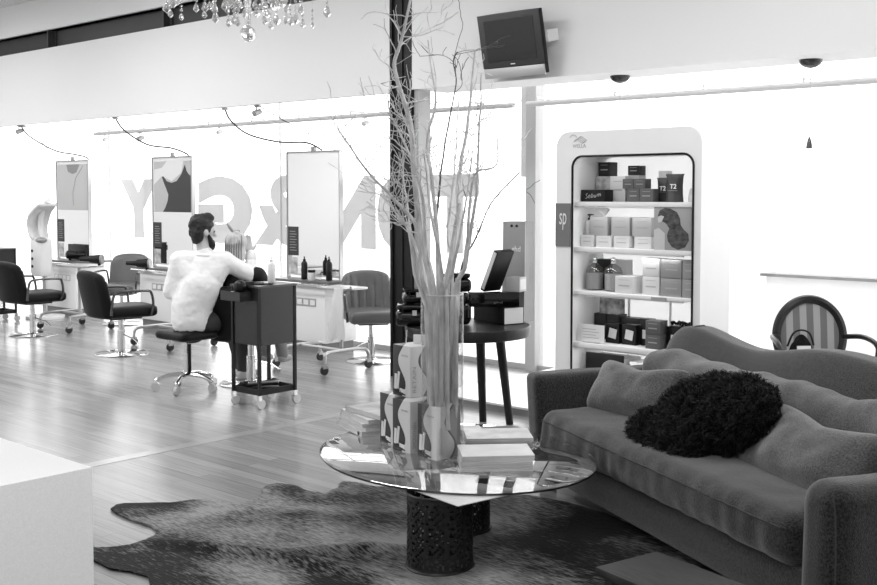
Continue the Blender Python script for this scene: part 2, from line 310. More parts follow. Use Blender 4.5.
# ------------------------------------------------------------------ cowhide rug
def rug():
    P = [(-4.84,2.89),(-4.885,2.95),(-4.875,2.994),(-4.80,3.07),(-4.712,3.154),(-4.665,3.26),(-4.59,3.33),(-4.50,3.35),(-4.423,3.379),(-4.40,3.40),(-4.445,3.44),(-4.42,3.49),(-4.48,3.574),(-4.56,3.63),(-4.61,3.70),(-4.594,3.763),(-4.49,3.803),(-4.40,3.785),(-4.328,3.776),(-4.24,3.80),(-4.27,3.88),(-4.272,3.919),(-4.33,3.98),(-4.356,4.034),(-4.252,4.072),(-4.19,4.06),(-4.13,4.074),(-4.10,4.12),(-4.04,4.12),(-3.877,4.223),(-3.594,4.376),(-3.433,4.5),(-3.2,4.53),(-2.95,4.5),(-2.7,4.4),(-2.3,4.2),(-1.95,3.95),(-1.7,3.5),(-1.6,3.1),(-1.7,2.7),(-2.05,2.45),(-2.4,2.2),(-2.8,2.05),(-3.2,2.15),(-3.5,2.34),(-3.783,2.433),(-3.86,2.475),(-3.967,2.46),(-4.06,2.42),(-4.199,2.428),(-4.347,2.36),(-4.55,2.32),(-4.62,2.42),(-4.5,2.49),(-4.354,2.525),(-4.31,2.571),(-4.275,2.647),(-4.284,2.732),(-4.315,2.804),(-4.37,2.85),(-4.45,2.87),(-4.6,2.86),(-4.74,2.87)]
    bm = bmesh.new(); vs = [bm.verts.new((x, y, 0)) for x, y in P]; es = [bm.edges.new((vs[i], vs[(i+1)%len(vs)])) for i in range(len(vs))]
    bmesh.ops.triangle_fill(bm, edges=es, use_beauty=True)
    for k in range(7):
        lim = .045 if k > 3 else .08
        long_ = [e for e in bm.edges if e.calc_length() > lim]
        if not long_: break
        bmesh.ops.subdivide_edges(bm, edges=long_, cuts=1); bmesh.ops.triangulate(bm, faces=bm.faces)
    for _ in range(3):
        inner = [v for v in bm.verts if not v.is_boundary]; bmesh.ops.smooth_vert(bm, verts=inner, factor=.5, use_axis_x=True, use_axis_y=True, use_axis_z=True)
    def ridge(x, y, a, b, wd, h):
        ax, ay = a; bx, by = b; dx, dy = bx-ax, by-ay; L = math.hypot(dx, dy); t = max(0, min(1, ((x-ax)*dx+(y-ay)*dy)/L/L)); d = math.hypot(x-ax-t*dx, y-ay-t*dy)
        return h*math.exp(-(d/wd)**2)*math.sin(math.pi*min(1, max(0, t*.9+.05)))
    for v in bm.verts:
        x, y = v.co.x, v.co.y
        z = .006+.006*(noise.noise(V((x*3, y*3, 0)))+1)
        z += ridge(x, y, (-4.3,2.72), (-3.1,3.15), .05, .04)+ridge(x, y, (-4.2,3.5), (-3.35,3.35), .07, .025)+ridge(x, y, (-3.75,2.95), (-3.2,3.55), .05, .03)+ridge(x, y, (-4.27,3.9), (-4.0,3.7), .05, .025)
        z += ridge(x, y, (-3.1,2.6), (-2.7,3.2), .05, .025)+ridge(x, y, (-2.9,3.45), (-2.5,3.3), .05, .02)
        if v.is_boundary: z = .008+.004*(noise.noise(V((x*9, y*9, 2)))+1)
        v.co.z = z
    r = bmesh.ops.extrude_face_region(bm, geom=list(bm.faces)); 
    for g in r['geom']:
        if isinstance(g, bmesh.types.BMVert): g.co.z = max(.002, g.co.z-.008)
    bmesh.ops.recalc_face_normals(bm, faces=bm.faces)
    me = bpy.data.meshes.new('cowhide_rug'); bm.to_mesh(me); bm.free(); me.polygons.foreach_set('use_smooth', [True]*len(me.polygons)); me.set_sharp_from_angle(angle=R(60))
    m = bpy.data.materials.new('cowhide'); m.use_nodes = True; nt = m.node_tree; b = nt.nodes['Principled BSDF']; L = nt.links.new
    tc = nt.nodes.new('ShaderNodeTexCoord')
    n1 = nt.nodes.new('ShaderNodeTexNoise'); n1.inputs['Scale'].default_value = 1.9; n1.inputs['Detail'].default_value = 3; n1.inputs['Distortion'].default_value = .4
    mp = nt.nodes.new('ShaderNodeMapping'); mp.inputs['Rotation'].default_value = (0, 0, R(35)); mp.inputs['Scale'].default_value = (12, 60, 20)
    n2 = nt.nodes.new('ShaderNodeTexNoise'); n2.inputs['Scale'].default_value = 2.; n2.inputs['Detail'].default_value = 5
    cr = nt.nodes.new('ShaderNodeValToRGB'); e = cr.color_ramp.elements; e[0].position = .44; e[0].color = (.004,)*3+(1,); e[1].position = .62; e[1].color = (.3,)*3+(1,)
    ad = nt.nodes.new('ShaderNodeMix'); ad.data_type = 'FLOAT'; ad.inputs[0].default_value = .38
    L(tc.outputs['Object'], n1.inputs['Vector']); L(tc.outputs['Object'], mp.inputs['Vector']); L(mp.outputs[0], n2.inputs['Vector'])
    gm = nt.nodes.new('ShaderNodeMapping'); gm.inputs['Location'].default_value = (3.62/.95, -3.32/.8, 0); gm.inputs['Scale'].default_value = (1/.95, 1/.8, 1)
    gs = nt.nodes.new('ShaderNodeVectorMath'); gs.operation = 'LENGTH'; gr = nt.nodes.new('ShaderNodeMapRange'); gr.interpolation_type = 'SMOOTHSTEP'; gr.inputs['From Min'].default_value = .45; gr.inputs['From Max'].default_value = 1.25; gr.inputs['To Min'].default_value = .06; gr.inputs['To Max'].default_value = -.10
    sm_ = nt.nodes.new('ShaderNodeMath'); sm_.operation = 'ADD'
    L(tc.outputs['Object'], gm.inputs['Vector']); L(gm.outputs[0], gs.inputs[0]); L(gs.outputs['Value'], gr.inputs['Value']); L(n1.outputs['Fac'], sm_.inputs[0]); L(gr.outputs[0], sm_.inputs[1])
    L(sm_.outputs[0], ad.inputs[2]); L(n2.outputs['Fac'], ad.inputs[3]); L(ad.outputs[0], cr.inputs['Fac']); L(cr.outputs['Color'], b.inputs['Base Color'])
    b.inputs['Roughness'].default_value = .65; b.inputs['Sheen Weight'].default_value = .06; b.inputs['Sheen Roughness'].default_value = .4; b.inputs['Specular IOR Level'].default_value = .08
    bp = nt.nodes.new('ShaderNodeBump'); bp.inputs['Strength'].default_value = .7; bp.inputs['Distance'].default_value = .006; L(n2.outputs['Fac'], bp.inputs['Height']); L(bp.outputs[0], b.inputs['Normal'])
    me.materials.append(m); o = bpy.data.objects.new('cowhide_rug', me); COL.objects.link(o)
    tag(o, 'dark brindled cowhide rug spread on the wooden floor under the glass table', 'rug')
rug()

# ------------------------------------------------------------------ glass coffee table
TC = V((-3.388, 3.868, 0)); TA = R(168.8); ZT = .36
t = thing('coffee_table', 'oval glass coffee table on two pierced metal drum pedestals', 'table', TC)
top = MB(); n = 96; pr = [(.985, .342), (1., .347), (1., .352), (.972, .36)]
vs = []
for k, z in pr: vs += [Matrix.Rotation(TA, 3, 'Z') @ V((.734*k*math.cos(2*math.pi*i/n), .612*k*math.sin(2*math.pi*i/n), z)) for i in range(n)]
top.add(vs, [(j*n+i, j*n+(i+1)%n, (j+1)*n+(i+1)%n, (j+1)*n+i) for j in range(3) for i in range(n)]+[tuple(range(n-1,-1,-1)), tuple(3*n+i for i in range(n))])
top.build('glass_top', GLASST, t)
rim = MB(); vs = []
for k, z in ((1.0006, .3455), (1.0012, .3515), (.996, .3415)): vs += [Matrix.Rotation(TA, 3, 'Z') @ V((.734*k*math.cos(2*math.pi*i/n), .612*k*math.sin(2*math.pi*i/n), z)) for i in range(n)]
rim.add(vs, [(j*n+i, j*n+(i+1)%n, (j+1)*n+(i+1)%n, (j+1)*n+i) for j in (0,) for i in range(n)]+[(2*n+i, 2*n+(i+1)%n, (i+1)%n, i) for i in range(n)])
rim.build('glass_edge', mat('glass_edge_green', .05, .1, 0, .8), t)
def pedestal(x, y):
    r, H, nu, nv = .142, .326, 80, 30; m = MB()
    holes = {(1,1),(2,1),(1,2),(4,0),(4,3),(5,4),(4,5),(5,1),(1,4),(2,4),(0,6),(6,6),(3,6),(6,2),(6,3),(3,2)}
    for i in range(nu):
        for j in range(nv):
            if 1 < j < nv-1 and (i % 8, j % 7) in holes: continue
            q = []
            for rr in (r, r-.004):
                q += [(rr*math.cos(2*math.pi*a/nu), rr*math.sin(2*math.pi*a/nu), .012+(H-.012)*bb/nv) for a, bb in ((i,j),(i+1,j),(i+1,j+1),(i,j+1))]
            m.add(q, [(0,1,2,3),(7,6,5,4),(0,4,5,1),(1,5,6,2),(2,6,7,3),(3,7,4,0)])
    p = m.build('pedestal', mat('pierced_metal', .022, .4, .3), t, smooth=False); p.location = (x-TC.x, y-TC.y, 0)
    MB().tube([(r*1.01*math.cos(a*.131), r*1.01*math.sin(a*.131), .331) for a in range(48)], .005, 6, True).build('rim', MATS['pierced_metal'], p); q = MB(); q.tube([(r*1.01*math.cos(a*.131), r*1.01*math.sin(a*.131), .016) for a in range(48)], .008, 6, True)
    q.build('rim', MATS['pierced_metal'], p)
pedestal(-3.055, 3.39); pedestal(-3.33, 3.84)

# magazines
def magazine(loc, rz, sx, sy, th, label, group=None, cover=PRINT, title=None):
    o = thing('magazine', label, 'magazine', loc, rz, group)
    p = MB(); n = 5
    p.b2((-sx/2, -sy/2+.002, .0008), (sx/2-.002, sy/2-.002, th-.0008)); p.build('pages', mat('page_edges', .6, .7, var=.16, vscale=120, stretch=(.1,.1,9)), o)
    MB().b2((-sx/2-.001, -sy/2, th-.0008), (sx/2, sy/2, th)).b2((-sx/2-.001, -sy/2, 0), (sx/2, sy/2, .0008)).b2((-sx/2-.002, -sy/2, 0), (-sx/2-.0008, sy/2, th)).build('cover', cover, o)
    if title: text('cover_title', title, .045, mat('ink', .03, .5), o, (-.0, -.0+sy*.33, th+.0006), (0, 0, 0), .0003, .001)
    return o
PR2 = mat('pale_cover', .55, .35, var=.15, vscale=8); PR3 = mat('dark_cover', .14, .3, var=.13, vscale=7)
rzl = R(-22); base = V((-4.055, 3.96, ZT)); z = ZT+.0005
ll = ['bottom magazine of the left stack with a round black logo on its spine', 'second magazine from the bottom of the left stack', 'third magazine from the bottom of the left stack', 'pale magazine under the dark one in the left stack', 'top magazine of the left stack with a dark photo cover']
for k in range(5):
    th = [.026, .019, .018, .022, .024][k]; jx, jy, jr = [(0,0,0),(.012,.006,.04),(.0,.015,-.03),(.015,.02,.05),(.06,.03,.2)][k]
    o = magazine((base.x+jx, base.y+jy, z), rzl+jr, .34, .25, th, ll[k], None, PR3 if k == 4 else PR2)
    if k == 0: m = MB(); m.cyl((.150-.02, -.1256, .013), (.150-.02, -.1272, .013), .011, n=16); m.build('spine_logo', mat('ink', .03, .5), o)
    z += th+.0004
z = ZT+.0005; c0 = V((-3.085, 3.805, 0))
lr = ['bottom magazine of the right front stack', 'second magazine up in the right front stack', 'third magazine up in the right front stack', 'fourth magazine up in the right front stack', 'fifth magazine up in the right front stack', 'top magazine of the right front stack with a pale sketch cover']
for k in range(6):
    th = [.012, .01, .011, .01, .012, .011][k]; o = magazine((c0.x+random.uniform(-.006,.006), c0.y+random.uniform(-.006,.006), z), R(45)+random.uniform(-.03,.03), .325, .23, th, lr[k], None, mat('white_cover', .62, .4, var=.05, vscale=10)); z += th+.0004
z = ZT+.0005; c0 = V((-3.365, 4.165, 0))
lr = ['bottom magazine of the right rear stack', 'second magazine up in the right rear stack', 'third magazine up in the right rear stack', 'fourth magazine up in the right rear stack', 'top magazine of the right rear stack with a landscape photo cover']
for k in range(5):
    th = [.009, .008, .009, .008, .009][k]; magazine((c0.x+random.uniform(-.006,.006), c0.y+random.uniform(-.006,.006), z), R(45)+random.uniform(-.03,.03), .325, .23, th, lr[k], None, PR2 if k > 2 else PR3); z += th+.0004
magazine((-3.66, 4.23, ZT+.0005), R(48), .2, .12, .018, 'small thick booklet behind the glass vase on the coffee table', None, PR2)
magazine((-3.52, 4.385, ZT+.0005), R(50), .2, .1, .012, 'thin dark booklet at the back edge of the coffee table', None, PR3)
magazine((-3.015, 3.42, .3365), R(-10), .42, .27, .003, 'fashion magazine slipped between the glass top and the front pedestal', None, mat('white_cover', .8, .35), 'FASHION')

# product boxes with the wave design
def wavebox_mat(flip):
    m = bpy.data.materials.new('wave_print'); m.use_nodes = True; nt = m.node_tree; b = nt.nodes['Principled BSDF']; L = nt.links.new
    tc = nt.nodes.new('ShaderNodeTexCoord'); sp = nt.nodes.new('ShaderNodeSeparateXYZ'); L(tc.outputs['Object'], sp.inputs[0])
    def mth(op, a, c=None):
        n = nt.nodes.new('ShaderNodeMath'); n.operation = op
        for i, x in enumerate((a, c)):
            if x is None: continue
            if isinstance(x, (int, float)): n.inputs[i].default_value = x
            else: L(x, n.inputs[i])
        return n.outputs[0]
    u = mth('SUBTRACT', sp.outputs['Y'], mth('MULTIPLY', sp.outputs['X'], -1.))          # unrolled distance from the front edge, positive to the right
    wv = mth('MULTIPLY', mth('SINE', mth('ADD', mth('MULTIPLY', sp.outputs['Z'], 27.), -3.15)), -.03)
    d = mth('SUBTRACT', u, wv)
    cr = nt.nodes.new('ShaderNodeValToRGB'); cr.color_ramp.interpolation = 'CONSTANT'; e = cr.color_ramp.elements
    e[0].position = 0; e[0].color = (.012,)*3+(1,)
    for p, g in ((.27, .66), (.76, .09), (.80, .27)):
        q = e.new(p); q.color = (g,)*3+(1,)
    e.remove(e[-1]) if e[-1].position > .99 else None
    sc = mth('ADD', mth('MULTIPLY', d, 1/.30), .5); L(sc, cr.inputs['Fac']); L(cr.outputs['Color'], b.inputs['Base Color']); b.inputs['Roughness'].default_value = .3
    return m
WAVE = wavebox_mat(0)
def product_box(loc, rz, word, label):
    # local: front-left face along -X, front-right face along +Y, corner edge at the origin
    o = thing('product_box', label, 'box', loc, rz, None)
    wx, wy, h = .142, .145, .248
    MB().b2((-wx, 0, 0), (0, wy, h)).build('carton', WAVE, o, .0015)
    g = mat('print_grey', .35, .5)
    text('print', word, .03, g, o, (.0006, .024, .085), (R(90), R(-90), R(90)), .0003, 0, (.125, .021))
    text('print', word, .012, g, o, (-.045, -.0006, .2), (R(90), 0, 0), .0003, 0, (.05, .008))
    m = MB().box((-.118, -.0012, .068), (.018, .0024, .075), 0, 0, R(4)).box((-.096, -.0012, .076), (.016, .0024, .085), 0, 0, R(8)); m.build('bottle_picture', CARD, o)
    MB().box((-.064, -.0012, .028), (.042, .0024, .02), 0, 0, R(6)).build('brush_picture', CARD, o)
    MB().box((-.064, -.0012, .04), (.034, .0024, .006), 0, 0, R(6)).box((-.1, -.0012, .022), (.05, .0024, .012), 0, 0, R(6)).box((-.08, -.0012, .012), (.08, .0024, .006), 0, 0, R(4)).build('shadow_print', BLACK, o)
    return o
product_box((-3.335, 3.677, ZT), R(-9), 'SMOOTHEN', 'black and white wave-print box saying SMOOTHEN, right-hand of the lower three')
product_box((-3.519, 3.693, ZT), R(-10), 'SMOOTHEN', 'wave-print box saying SMOOTHEN in the middle of the lower three')
product_box((-3.68, 3.755, ZT), R(-14), 'SMOOTHEN', 'wave-print box at the left of the lower three, mostly hidden')
product_box((-3.585, 3.765, ZT+.2495), R(-9), 'RETAIN', 'wave-print box stacked on top of the lower three')
for x, y, w_, h_, lb in ((-3.62, 3.885, .085, .045, 'white card standing on the upper wave-print box'), (-3.56, 3.895, .05, .065, 'narrow white card standing beside the vase on the upper box')):
    tag(MB().b2((-w_/2, -.006, 0), (w_/2, .006, h_)).build('card', CARD, None, .001, loc=(x, y, ZT+.498), rot=(0, 0, R(35))), lb, 'card')

# ------------------------------------------------------------------ vase with branches
VC = V((-3.392, 3.78, ZT))
v = thing('vase', 'tall clear cylinder glass vase full of branches on the coffee table', 'vase', VC)
MB().lathe([(.0, .012), (.094, .012), (.097, .03), (.097, .765), (.1005, .765), (.1015, .01), (.098, 0), (0, 0)], 48, cap=False).build('glass_body', GLASSV, v)
MB().tube([(.099*math.cos(a*.131), .099*math.sin(a*.131), .766) for a in range(48)], .0028, 6, True).build('rim', mat('glass_rim', .75, .1, 0, .8), v)
tag(MB().sph((-3.385, 3.765, .585), .036).build('ball', mat('white_ball', .8, .5)), 'white ball lying among the branches inside the glass vase', 'ball')
tag(MB().sph((-3.36, 3.83, .402), .036).build('ball', mat('dark_ball', .05, .5)), 'dark ball at the bottom of the glass vase', 'ball')
ST = {
1:[(-3.4,3.774,.432),(-3.405,3.73,1.124),(-3.409,3.659,1.379),(-3.398,3.601,1.659),(-3.377,3.553,1.906),(-3.395,3.469,2.137),(-3.378,3.484,2.256),(-3.345,3.514,2.453),(-3.339,3.52,2.541)],
2:[(-3.385,3.707,.493),(-3.412,3.656,1.207),(-3.412,3.629,1.435),(-3.434,3.501,1.573),(-3.475,3.397,1.676),(-3.524,3.285,1.833),(-3.547,3.264,1.886)],
3:[(-3.393,3.808,.427),(-3.393,3.808,1.1),(-3.379,3.82,1.275),(-3.364,3.861,1.515),(-3.381,3.886,1.676),(-3.38,3.954,1.948),(-3.359,3.973,2.232),(-3.354,3.978,2.279)],
4:[(-3.372,3.827,.475),(-3.338,3.831,1.14),(-3.29,3.833,1.278),(-3.224,3.826,1.586),(-3.179,3.799,1.931),(-3.173,3.804,2.139)],
5:[(-3.44,3.832,.44),(-3.492,3.853,1.37),(-3.543,3.874,1.663),(-3.596,3.894,1.853),(-3.562,3.924,2.037),(-3.584,3.905,2.244),(-3.591,3.898,2.341)],
6:[(-3.43,3.842,.488),(-3.477,3.866,1.134),(-3.525,3.891,1.421),(-3.553,3.933,1.595),(-3.541,3.944,1.736),(-3.51,3.972,2.003),(-3.488,3.991,2.129),(-3.501,3.98,2.235),(-3.483,3.996,2.283)],
7:[(-3.375,3.69,.521),(-3.446,3.625,1.36),(-3.486,3.589,1.471),(-3.539,3.568,1.568)],
8:[(-3.354,3.708,.497),(-3.358,3.638,1.294),(-3.347,3.58,1.627),(-3.386,3.517,1.819),(-3.412,3.454,1.947),(-3.418,3.448,2.013)],
9:[(-3.392,3.836,.471),(-3.405,3.864,1.186),(-3.452,3.889,1.423),(-3.451,3.917,1.614),(-3.457,3.952,1.807),(-3.45,3.958,2.047)],
10:[(-3.328,3.799,.534),(-3.271,3.783,1.175),(-3.219,3.763,1.408),(-3.209,3.772,1.618),(-3.176,3.775,1.695),(-3.093,3.809,1.726),(-3.086,3.815,1.843)],
11:[(-3.334,3.7,.502),(-3.307,3.684,1.156),(-3.293,3.628,1.41),(-3.32,3.604,1.614),(-3.32,3.577,1.793)],
12:[(-3.319,3.74,.497),(-3.28,3.708,1.156),(-3.213,3.701,1.41),(-3.19,3.722,1.568),(-3.173,3.737,1.793)],
13:[(-3.422,3.728,.532),(-3.47,3.738,1.143),(-3.553,3.73,1.448),(-3.609,3.748,1.662),(-3.616,3.741,1.805)],
14:[(-3.357,3.84,.499),(-3.344,3.852,1.19),(-3.324,3.938,1.377),(-3.303,4.024,1.543),(-3.228,4.159,1.701)]}
RB = {1:.021,2:.013,3:.019,4:.015,5:.013,6:.008,7:.012,8:.011,9:.009,10:.011,11:.013,12:.012,13:.01,14:.007}
TW = {1:26,2:18,7:22,8:16,13:14,14:6,10:9,4:9,5:8,6:9,3:7,9:7,11:8,12:8}
BL = {1:'tallest pale branch in the vase, rising past the top of the picture', 2:'pale branch leaning far out to the left from the vase', 6:'thin dark branch in the middle of the vase', 5:'pale branch with a zigzag tip left of the television', 3:'thick straight pale branch in front of the television side', 4:'thick pale branch ending just below the television', 10:'pale branch bent sharply to the right above the vase', 14:'thin dark branch leaning out to the right of the vase'}
for k, pts in ST.items():
    rng = random.Random(100+k); p = smoothpts(pts, 5); q = []
    for a in p:
        if a.z < 1.2:
            d = V((a.x-VC.x, a.y-VC.y, 0)); lim = .088-RB[k]
            if d.length > lim: d = d.normalized()*lim; a = V((VC.x+d.x, VC.y+d.y, a.z))
        q.append(a+V((noise.noise(a*9+V((k,0,0)))*.008, noise.noise(a*9+V((0,k,0)))*.008, 0)) if a.z > 1.15 else a)
    N = len(q); m = MB(); rs = [max(.003, RB[k]*1.1*(1-.85*(i/(N-1))**.75)) for i in range(N)]
    m.tube(q, rs, 8)
    if k not in (6, 14):
        for i in range(4): j = rng.randrange(int(N*.3), N-3); m.sph(q[j], rs[j]*1.25, 7, 5)
    def twig(p0, d, L, r, lev):
        pp = [p0]; dd = d.normalized(); n_ = 6
        for i in range(n_):
            dd = (dd+V((rng.gauss(0,.22), rng.gauss(0,.22), rng.gauss(.06,.2)))).normalized(); pp.append(pp[-1]+dd*L/n_)
        m.tube(pp, [max(.0015, r*(1-.75*i/n_)) for i in range(n_+1)], 5)
        if lev:
            for i in range(rng.randint(1, 3)): twig(pp[rng.randint(2, n_)], dd+V((rng.gauss(0,.8), rng.gauss(0,.8), rng.gauss(.2,.6))), L*.5, r*.6, lev-1)
    for i in range(TW[k]):
        j = rng.randrange(int(N*.42), N-1)
        t_ = (q[j+1]-q[j-1]).normalized(); d = t_*.6+V((rng.gauss(-.12,.75), rng.gauss(0,.75), rng.gauss(.2,.4)))
        if q[j].z < 1.3: continue
        twig(q[j], d, rng.uniform(.08, .3), rs[j]*.32+.0008, 1)
    o = m.build('branch', BARKD if k in (6, 14) else BARK)
    tag(o, BL.get(k, 'bare pale twiggy branch standing in the glass vase'), 'branch', 'bare branches in the glass vase')

# ------------------------------------------------------------------ sofa (local u along the seat, v towards the back)
SR = R(-27.77); S = thing('sofa', 'large dark grey tweed sofa with one long seat cushion', 'sofa', (-3.572, 4.688, 0), SR)
def nz(p, s, a): return noise.noise(V(p)*s)*a
m = MB(); m.rbox((1.21, .5, .155), (2.36, .9, .19), .03, (40, 14, 6)); m.build('base', FABRIC, S)
def seatfn(p):
    x, y, z = p; t = (z-.345)/.1
    if y < .1: y += nz((x*2.2, y, z), 6, .012)*(1-t*.5)
    if t > 0: z += .018*math.sin(math.pi*min(1, max(0, (x-.13)/2.08)))*max(0, min(1, (y+.08)/.3)) + nz((x, y, 0), 3., .012)+nz((x, y, 0), 9., .004)
    return (x, y, z)
seat = MB().rbox((1.17, .353, .345), (2.08, .72, .2), .075, (90, 36, 10), seatfn).build('seat_cushion', FABRIC, S)
MB().tube([(.17+.01*i, -.005+nz((i*.1, 0, 0), 2, .006), .395) for i in range(200)], .0035, 6).build('piping', PIPING, seat)
def hback(u): return .0 if u is None else .835+.03*math.exp(-((u-.2)/.22)**2)-.03*math.exp(-((u-.75)/.3)**2)+.04*math.exp(-((u-1.4)/.4)**2)
def backfn(p):
    u, v, z = p; h = hback(u); k = max(0, (z-.28)/.55)
    z2 = z if z < .28 else .28+k*(h-.28)
    v = v+max(0, z-.5)*.5*max(0, (1.03-v)/.34)
    if u < .3: z2 -= max(0, (.3-u))**2*.4*k
    return (u, v, z2+nz((u, v, z), 2.5, .012)*k)
b = MB().rbox((1.2, .86, .455), (2.3, .34, .75), .09, (70, 10, 24), backfn).build('back_frame', FABRIC, S)
MB().tube([(.245, *q) for q in ((.705, .45), (.73, .56), (.785, .7), (.84, .81), (.9, .866), (.95, .868), (1.0, .84), (1.03, .76))], .004, 6).build('seam', PIPING, b)
def bcfn(p):
    u, v, z = p; k = (z-.42)/.32
    v += (z-.5)*.28; e = min(1, min(u+.15, 2.2-u)/.3); z -= (1-max(0, e))**2*.05*max(0, k)
    z += nz((u, v, z), 4, .03)*max(0, k) + nz((u, 0, 0), 11, .01)*max(0, k)
    v += nz((u, v+3, z), 5, .025)
    return (u, v, z)
MB().rbox((1.16, .66, .575), (2.05, .2, .33), .085, (80, 10, 18), bcfn).build('back_cushion', FABRIC2, S)
def larm(p): return (p[0]-(p[2]-.3)*.14*(1 if p[2] > .3 else .5), p[1], p[2]+nz(p, 4, .006))
MB().rbox((.055, .475, .345), (.15, .95, .55), .04, (8, 30, 20), larm).build('arm', FABRIC, S)
def rarm(p): return (p[0]+(p[2]-.3)*.03, p[1], p[2]+nz(p, 4, .006))
ra = MB().rbox((2.325, .475, .335), (.21, .95, .54), .085, (14, 30, 20), rarm).build('arm', FABRIC, S)
MB().tube([(2.44, -.002, .06), (2.445, -.002, .35), (2.438, .0, .52), (2.41, .012, .59)], .003, 6).build('seam', PIPING, ra)
for x, y in ((.08, .08), (2.34, .08), (.08, .88), (2.34, .88)): MB().box((x, y, .0305), (.07, .07, .061)).build('foot', DWOOD, S)

def pillow(name, m, label, c, size, rot, parentM, seedv, n=26, crease=.02):
    w, h, t = size; mb = MB()
    def fn(i, j, sgn):
        a, b_ = i*2-1, j*2-1
        k = (max(0, 1-abs(a)**3.2)*max(0, 1-abs(b_)**3.2))**.55; sag = -.12*math.exp(-((a-.1)/.45)**2)*(b_ > 0)*b_
        pin = 1-.10*(1-abs(b_))*abs(a)**2*0-.06*(abs(a)**2*(1-b_*b_)+abs(b_)**2*(1-a*a))
        rc = max(0, abs(a)-.8)*max(0, abs(b_)-.7); x, y = a*w/2*(1-1.2*rc), b_*h/2*(1-1.6*rc)+sag*h
        x *= 1-.06*(1-b_*b_)*abs(a); y *= 1-.10*(1-a*a)*abs(b_)
        z = sgn*(t/2*k+.004)+nz((x+seedv, y, sgn), 7, crease)*k+nz((x+seedv, y, sgn), 18, crease*.35)*k
        return V((x, y, z))
    mb.grid(lambda i, j: fn(i, j, 1), n, n); s0 = len(mb.v); mb.grid(lambda i, j: fn(i, j, -1), n, n)
    N = n+1; per = [i*N for i in range(N)]+[n*N+j for j in range(1, N)]+[i*N+n for i in range(n-1, -1, -1)]+[j for j in range(n-1, 0, -1)]
    mb.f += [(per[k], per[(k+1)%len(per)], s0+per[(k+1)%len(per)], s0+per[k]) for k in range(len(per))]
    o = mb.build(name, m); o.matrix_world = parentM @ Matrix.Translation(c) @ rot
    return o
SM = Matrix.Translation((-3.572, 4.688, 0)) @ Matrix.Rotation(SR, 4, 'Z')
def tilt(a, yaw=0, roll=0): return Matrix.Rotation(R(yaw), 4, 'Z') @ Matrix.Rotation(R(a), 4, 'X') @ Matrix.Rotation(R(roll), 4, 'Z')
tag(pillow('scatter_cushion', FABRIC2, 'grey tweed cushion leaning at the left end of the sofa', V((.43, .42, .565)), (.66, .32, .2), tilt(58, 10, 3), SM, 1), 'grey tweed cushion leaning at the left end of the sofa', 'cushion')
tag(pillow('scatter_cushion', FABRIC2, '', V((1.80, .42, .545)), (.80, .36, .2), tilt(50, -4, 0), SM, 9), 'grey tweed cushion at the right end beside the sofa arm', 'cushion')
# black shaggy cushion
fc = V((1.20, .31, .56)); fM = tilt(50, 0, 0)
fur = thing('fur_cushion', 'black shaggy fur cushion in the middle of the sofa', 'cushion'); fur.matrix_world = SM @ Matrix.Translation(fc) @ fM
EL = [(V((.03,.06,.0)), (.37,.2,.11), R(12)), (V((-.12,-.15,.03)), (.29,.15,.09), R(-6))]
pm = MB()
for ec, er, ea in EL: pm.sph(ec, er, 24, 16, Matrix.Rotation(ea, 4, 'Z'))
remesh(pm.build('pad', mat('fur_black', .002, .8, 0, .1), fur), .02, 4)
fb = MB(); rng = random.Random(5)
for i in range(15000):
    ec, er, ea = EL[0] if rng.random() < .62 else EL[1]; Rm = Matrix.Rotation(ea, 3, 'Z')
    z_ = rng.uniform(-.4, 1); a = rng.uniform(0, 2*math.pi); q = math.sqrt(max(0, 1-z_*z_)); nrm = V((q*math.cos(a), q*math.sin(a), z_))
    p = ec+Rm @ V((nrm.x*er[0], nrm.y*er[1], nrm.z*er[2])); nn = (Rm @ V((nrm.x/er[0], nrm.y/er[1], nrm.z/er[2]))).normalized()
    cl = noise.noise_vector(p*20)*1.6; d = (nn*.8+V((0,-.3,0))+cl*.5+V((rng.gauss(0,.35), rng.gauss(0,.35), rng.gauss(0,.2)))).normalized(); L_ = rng.uniform(.025, .05)
    d2 = (d*.6+cl).normalized(); sd = d.cross(V((rng.gauss(0,1), rng.gauss(0,1), rng.gauss(0,1)))).normalized()*.0016
    p1 = p+d*L_*.4; p2 = p1+d2*L_*.35; p3 = p2+(d2*.5-nn*.5+V((0,-.4,0))).normalized()*L_*.35
    fb.add([p-sd, p+sd, p1-sd, p1+sd, p2-sd*.8, p2+sd*.8, p3], [(0,1,3,2),(2,3,5,4),(4,5,6)])
fo = fb.build('fur', mat('fur_strands', .0035, .55, 0, .25), fur, smooth=False); fo['kind'] = 'stuff'

# low wooden table at the bottom right
lt_ = thing('low_table', 'low wooden table in the lower right corner in front of the sofa', 'table', (-1.805, 3.205, 0), R(-14))
MB().box((0,0,.285), (.5, .30, .03)).build('tabletop', mat('grey_wood', .025, .45, 0, .3, var=.014, vscale=10, stretch=(1, 12, 1)), lt_, .004)
for x in (-.2, .2):
    for y in (-.11, .11): MB().box((x, y, .1525), (.04, .04, .235)).build('leg', MATS['grey_wood'], lt_)

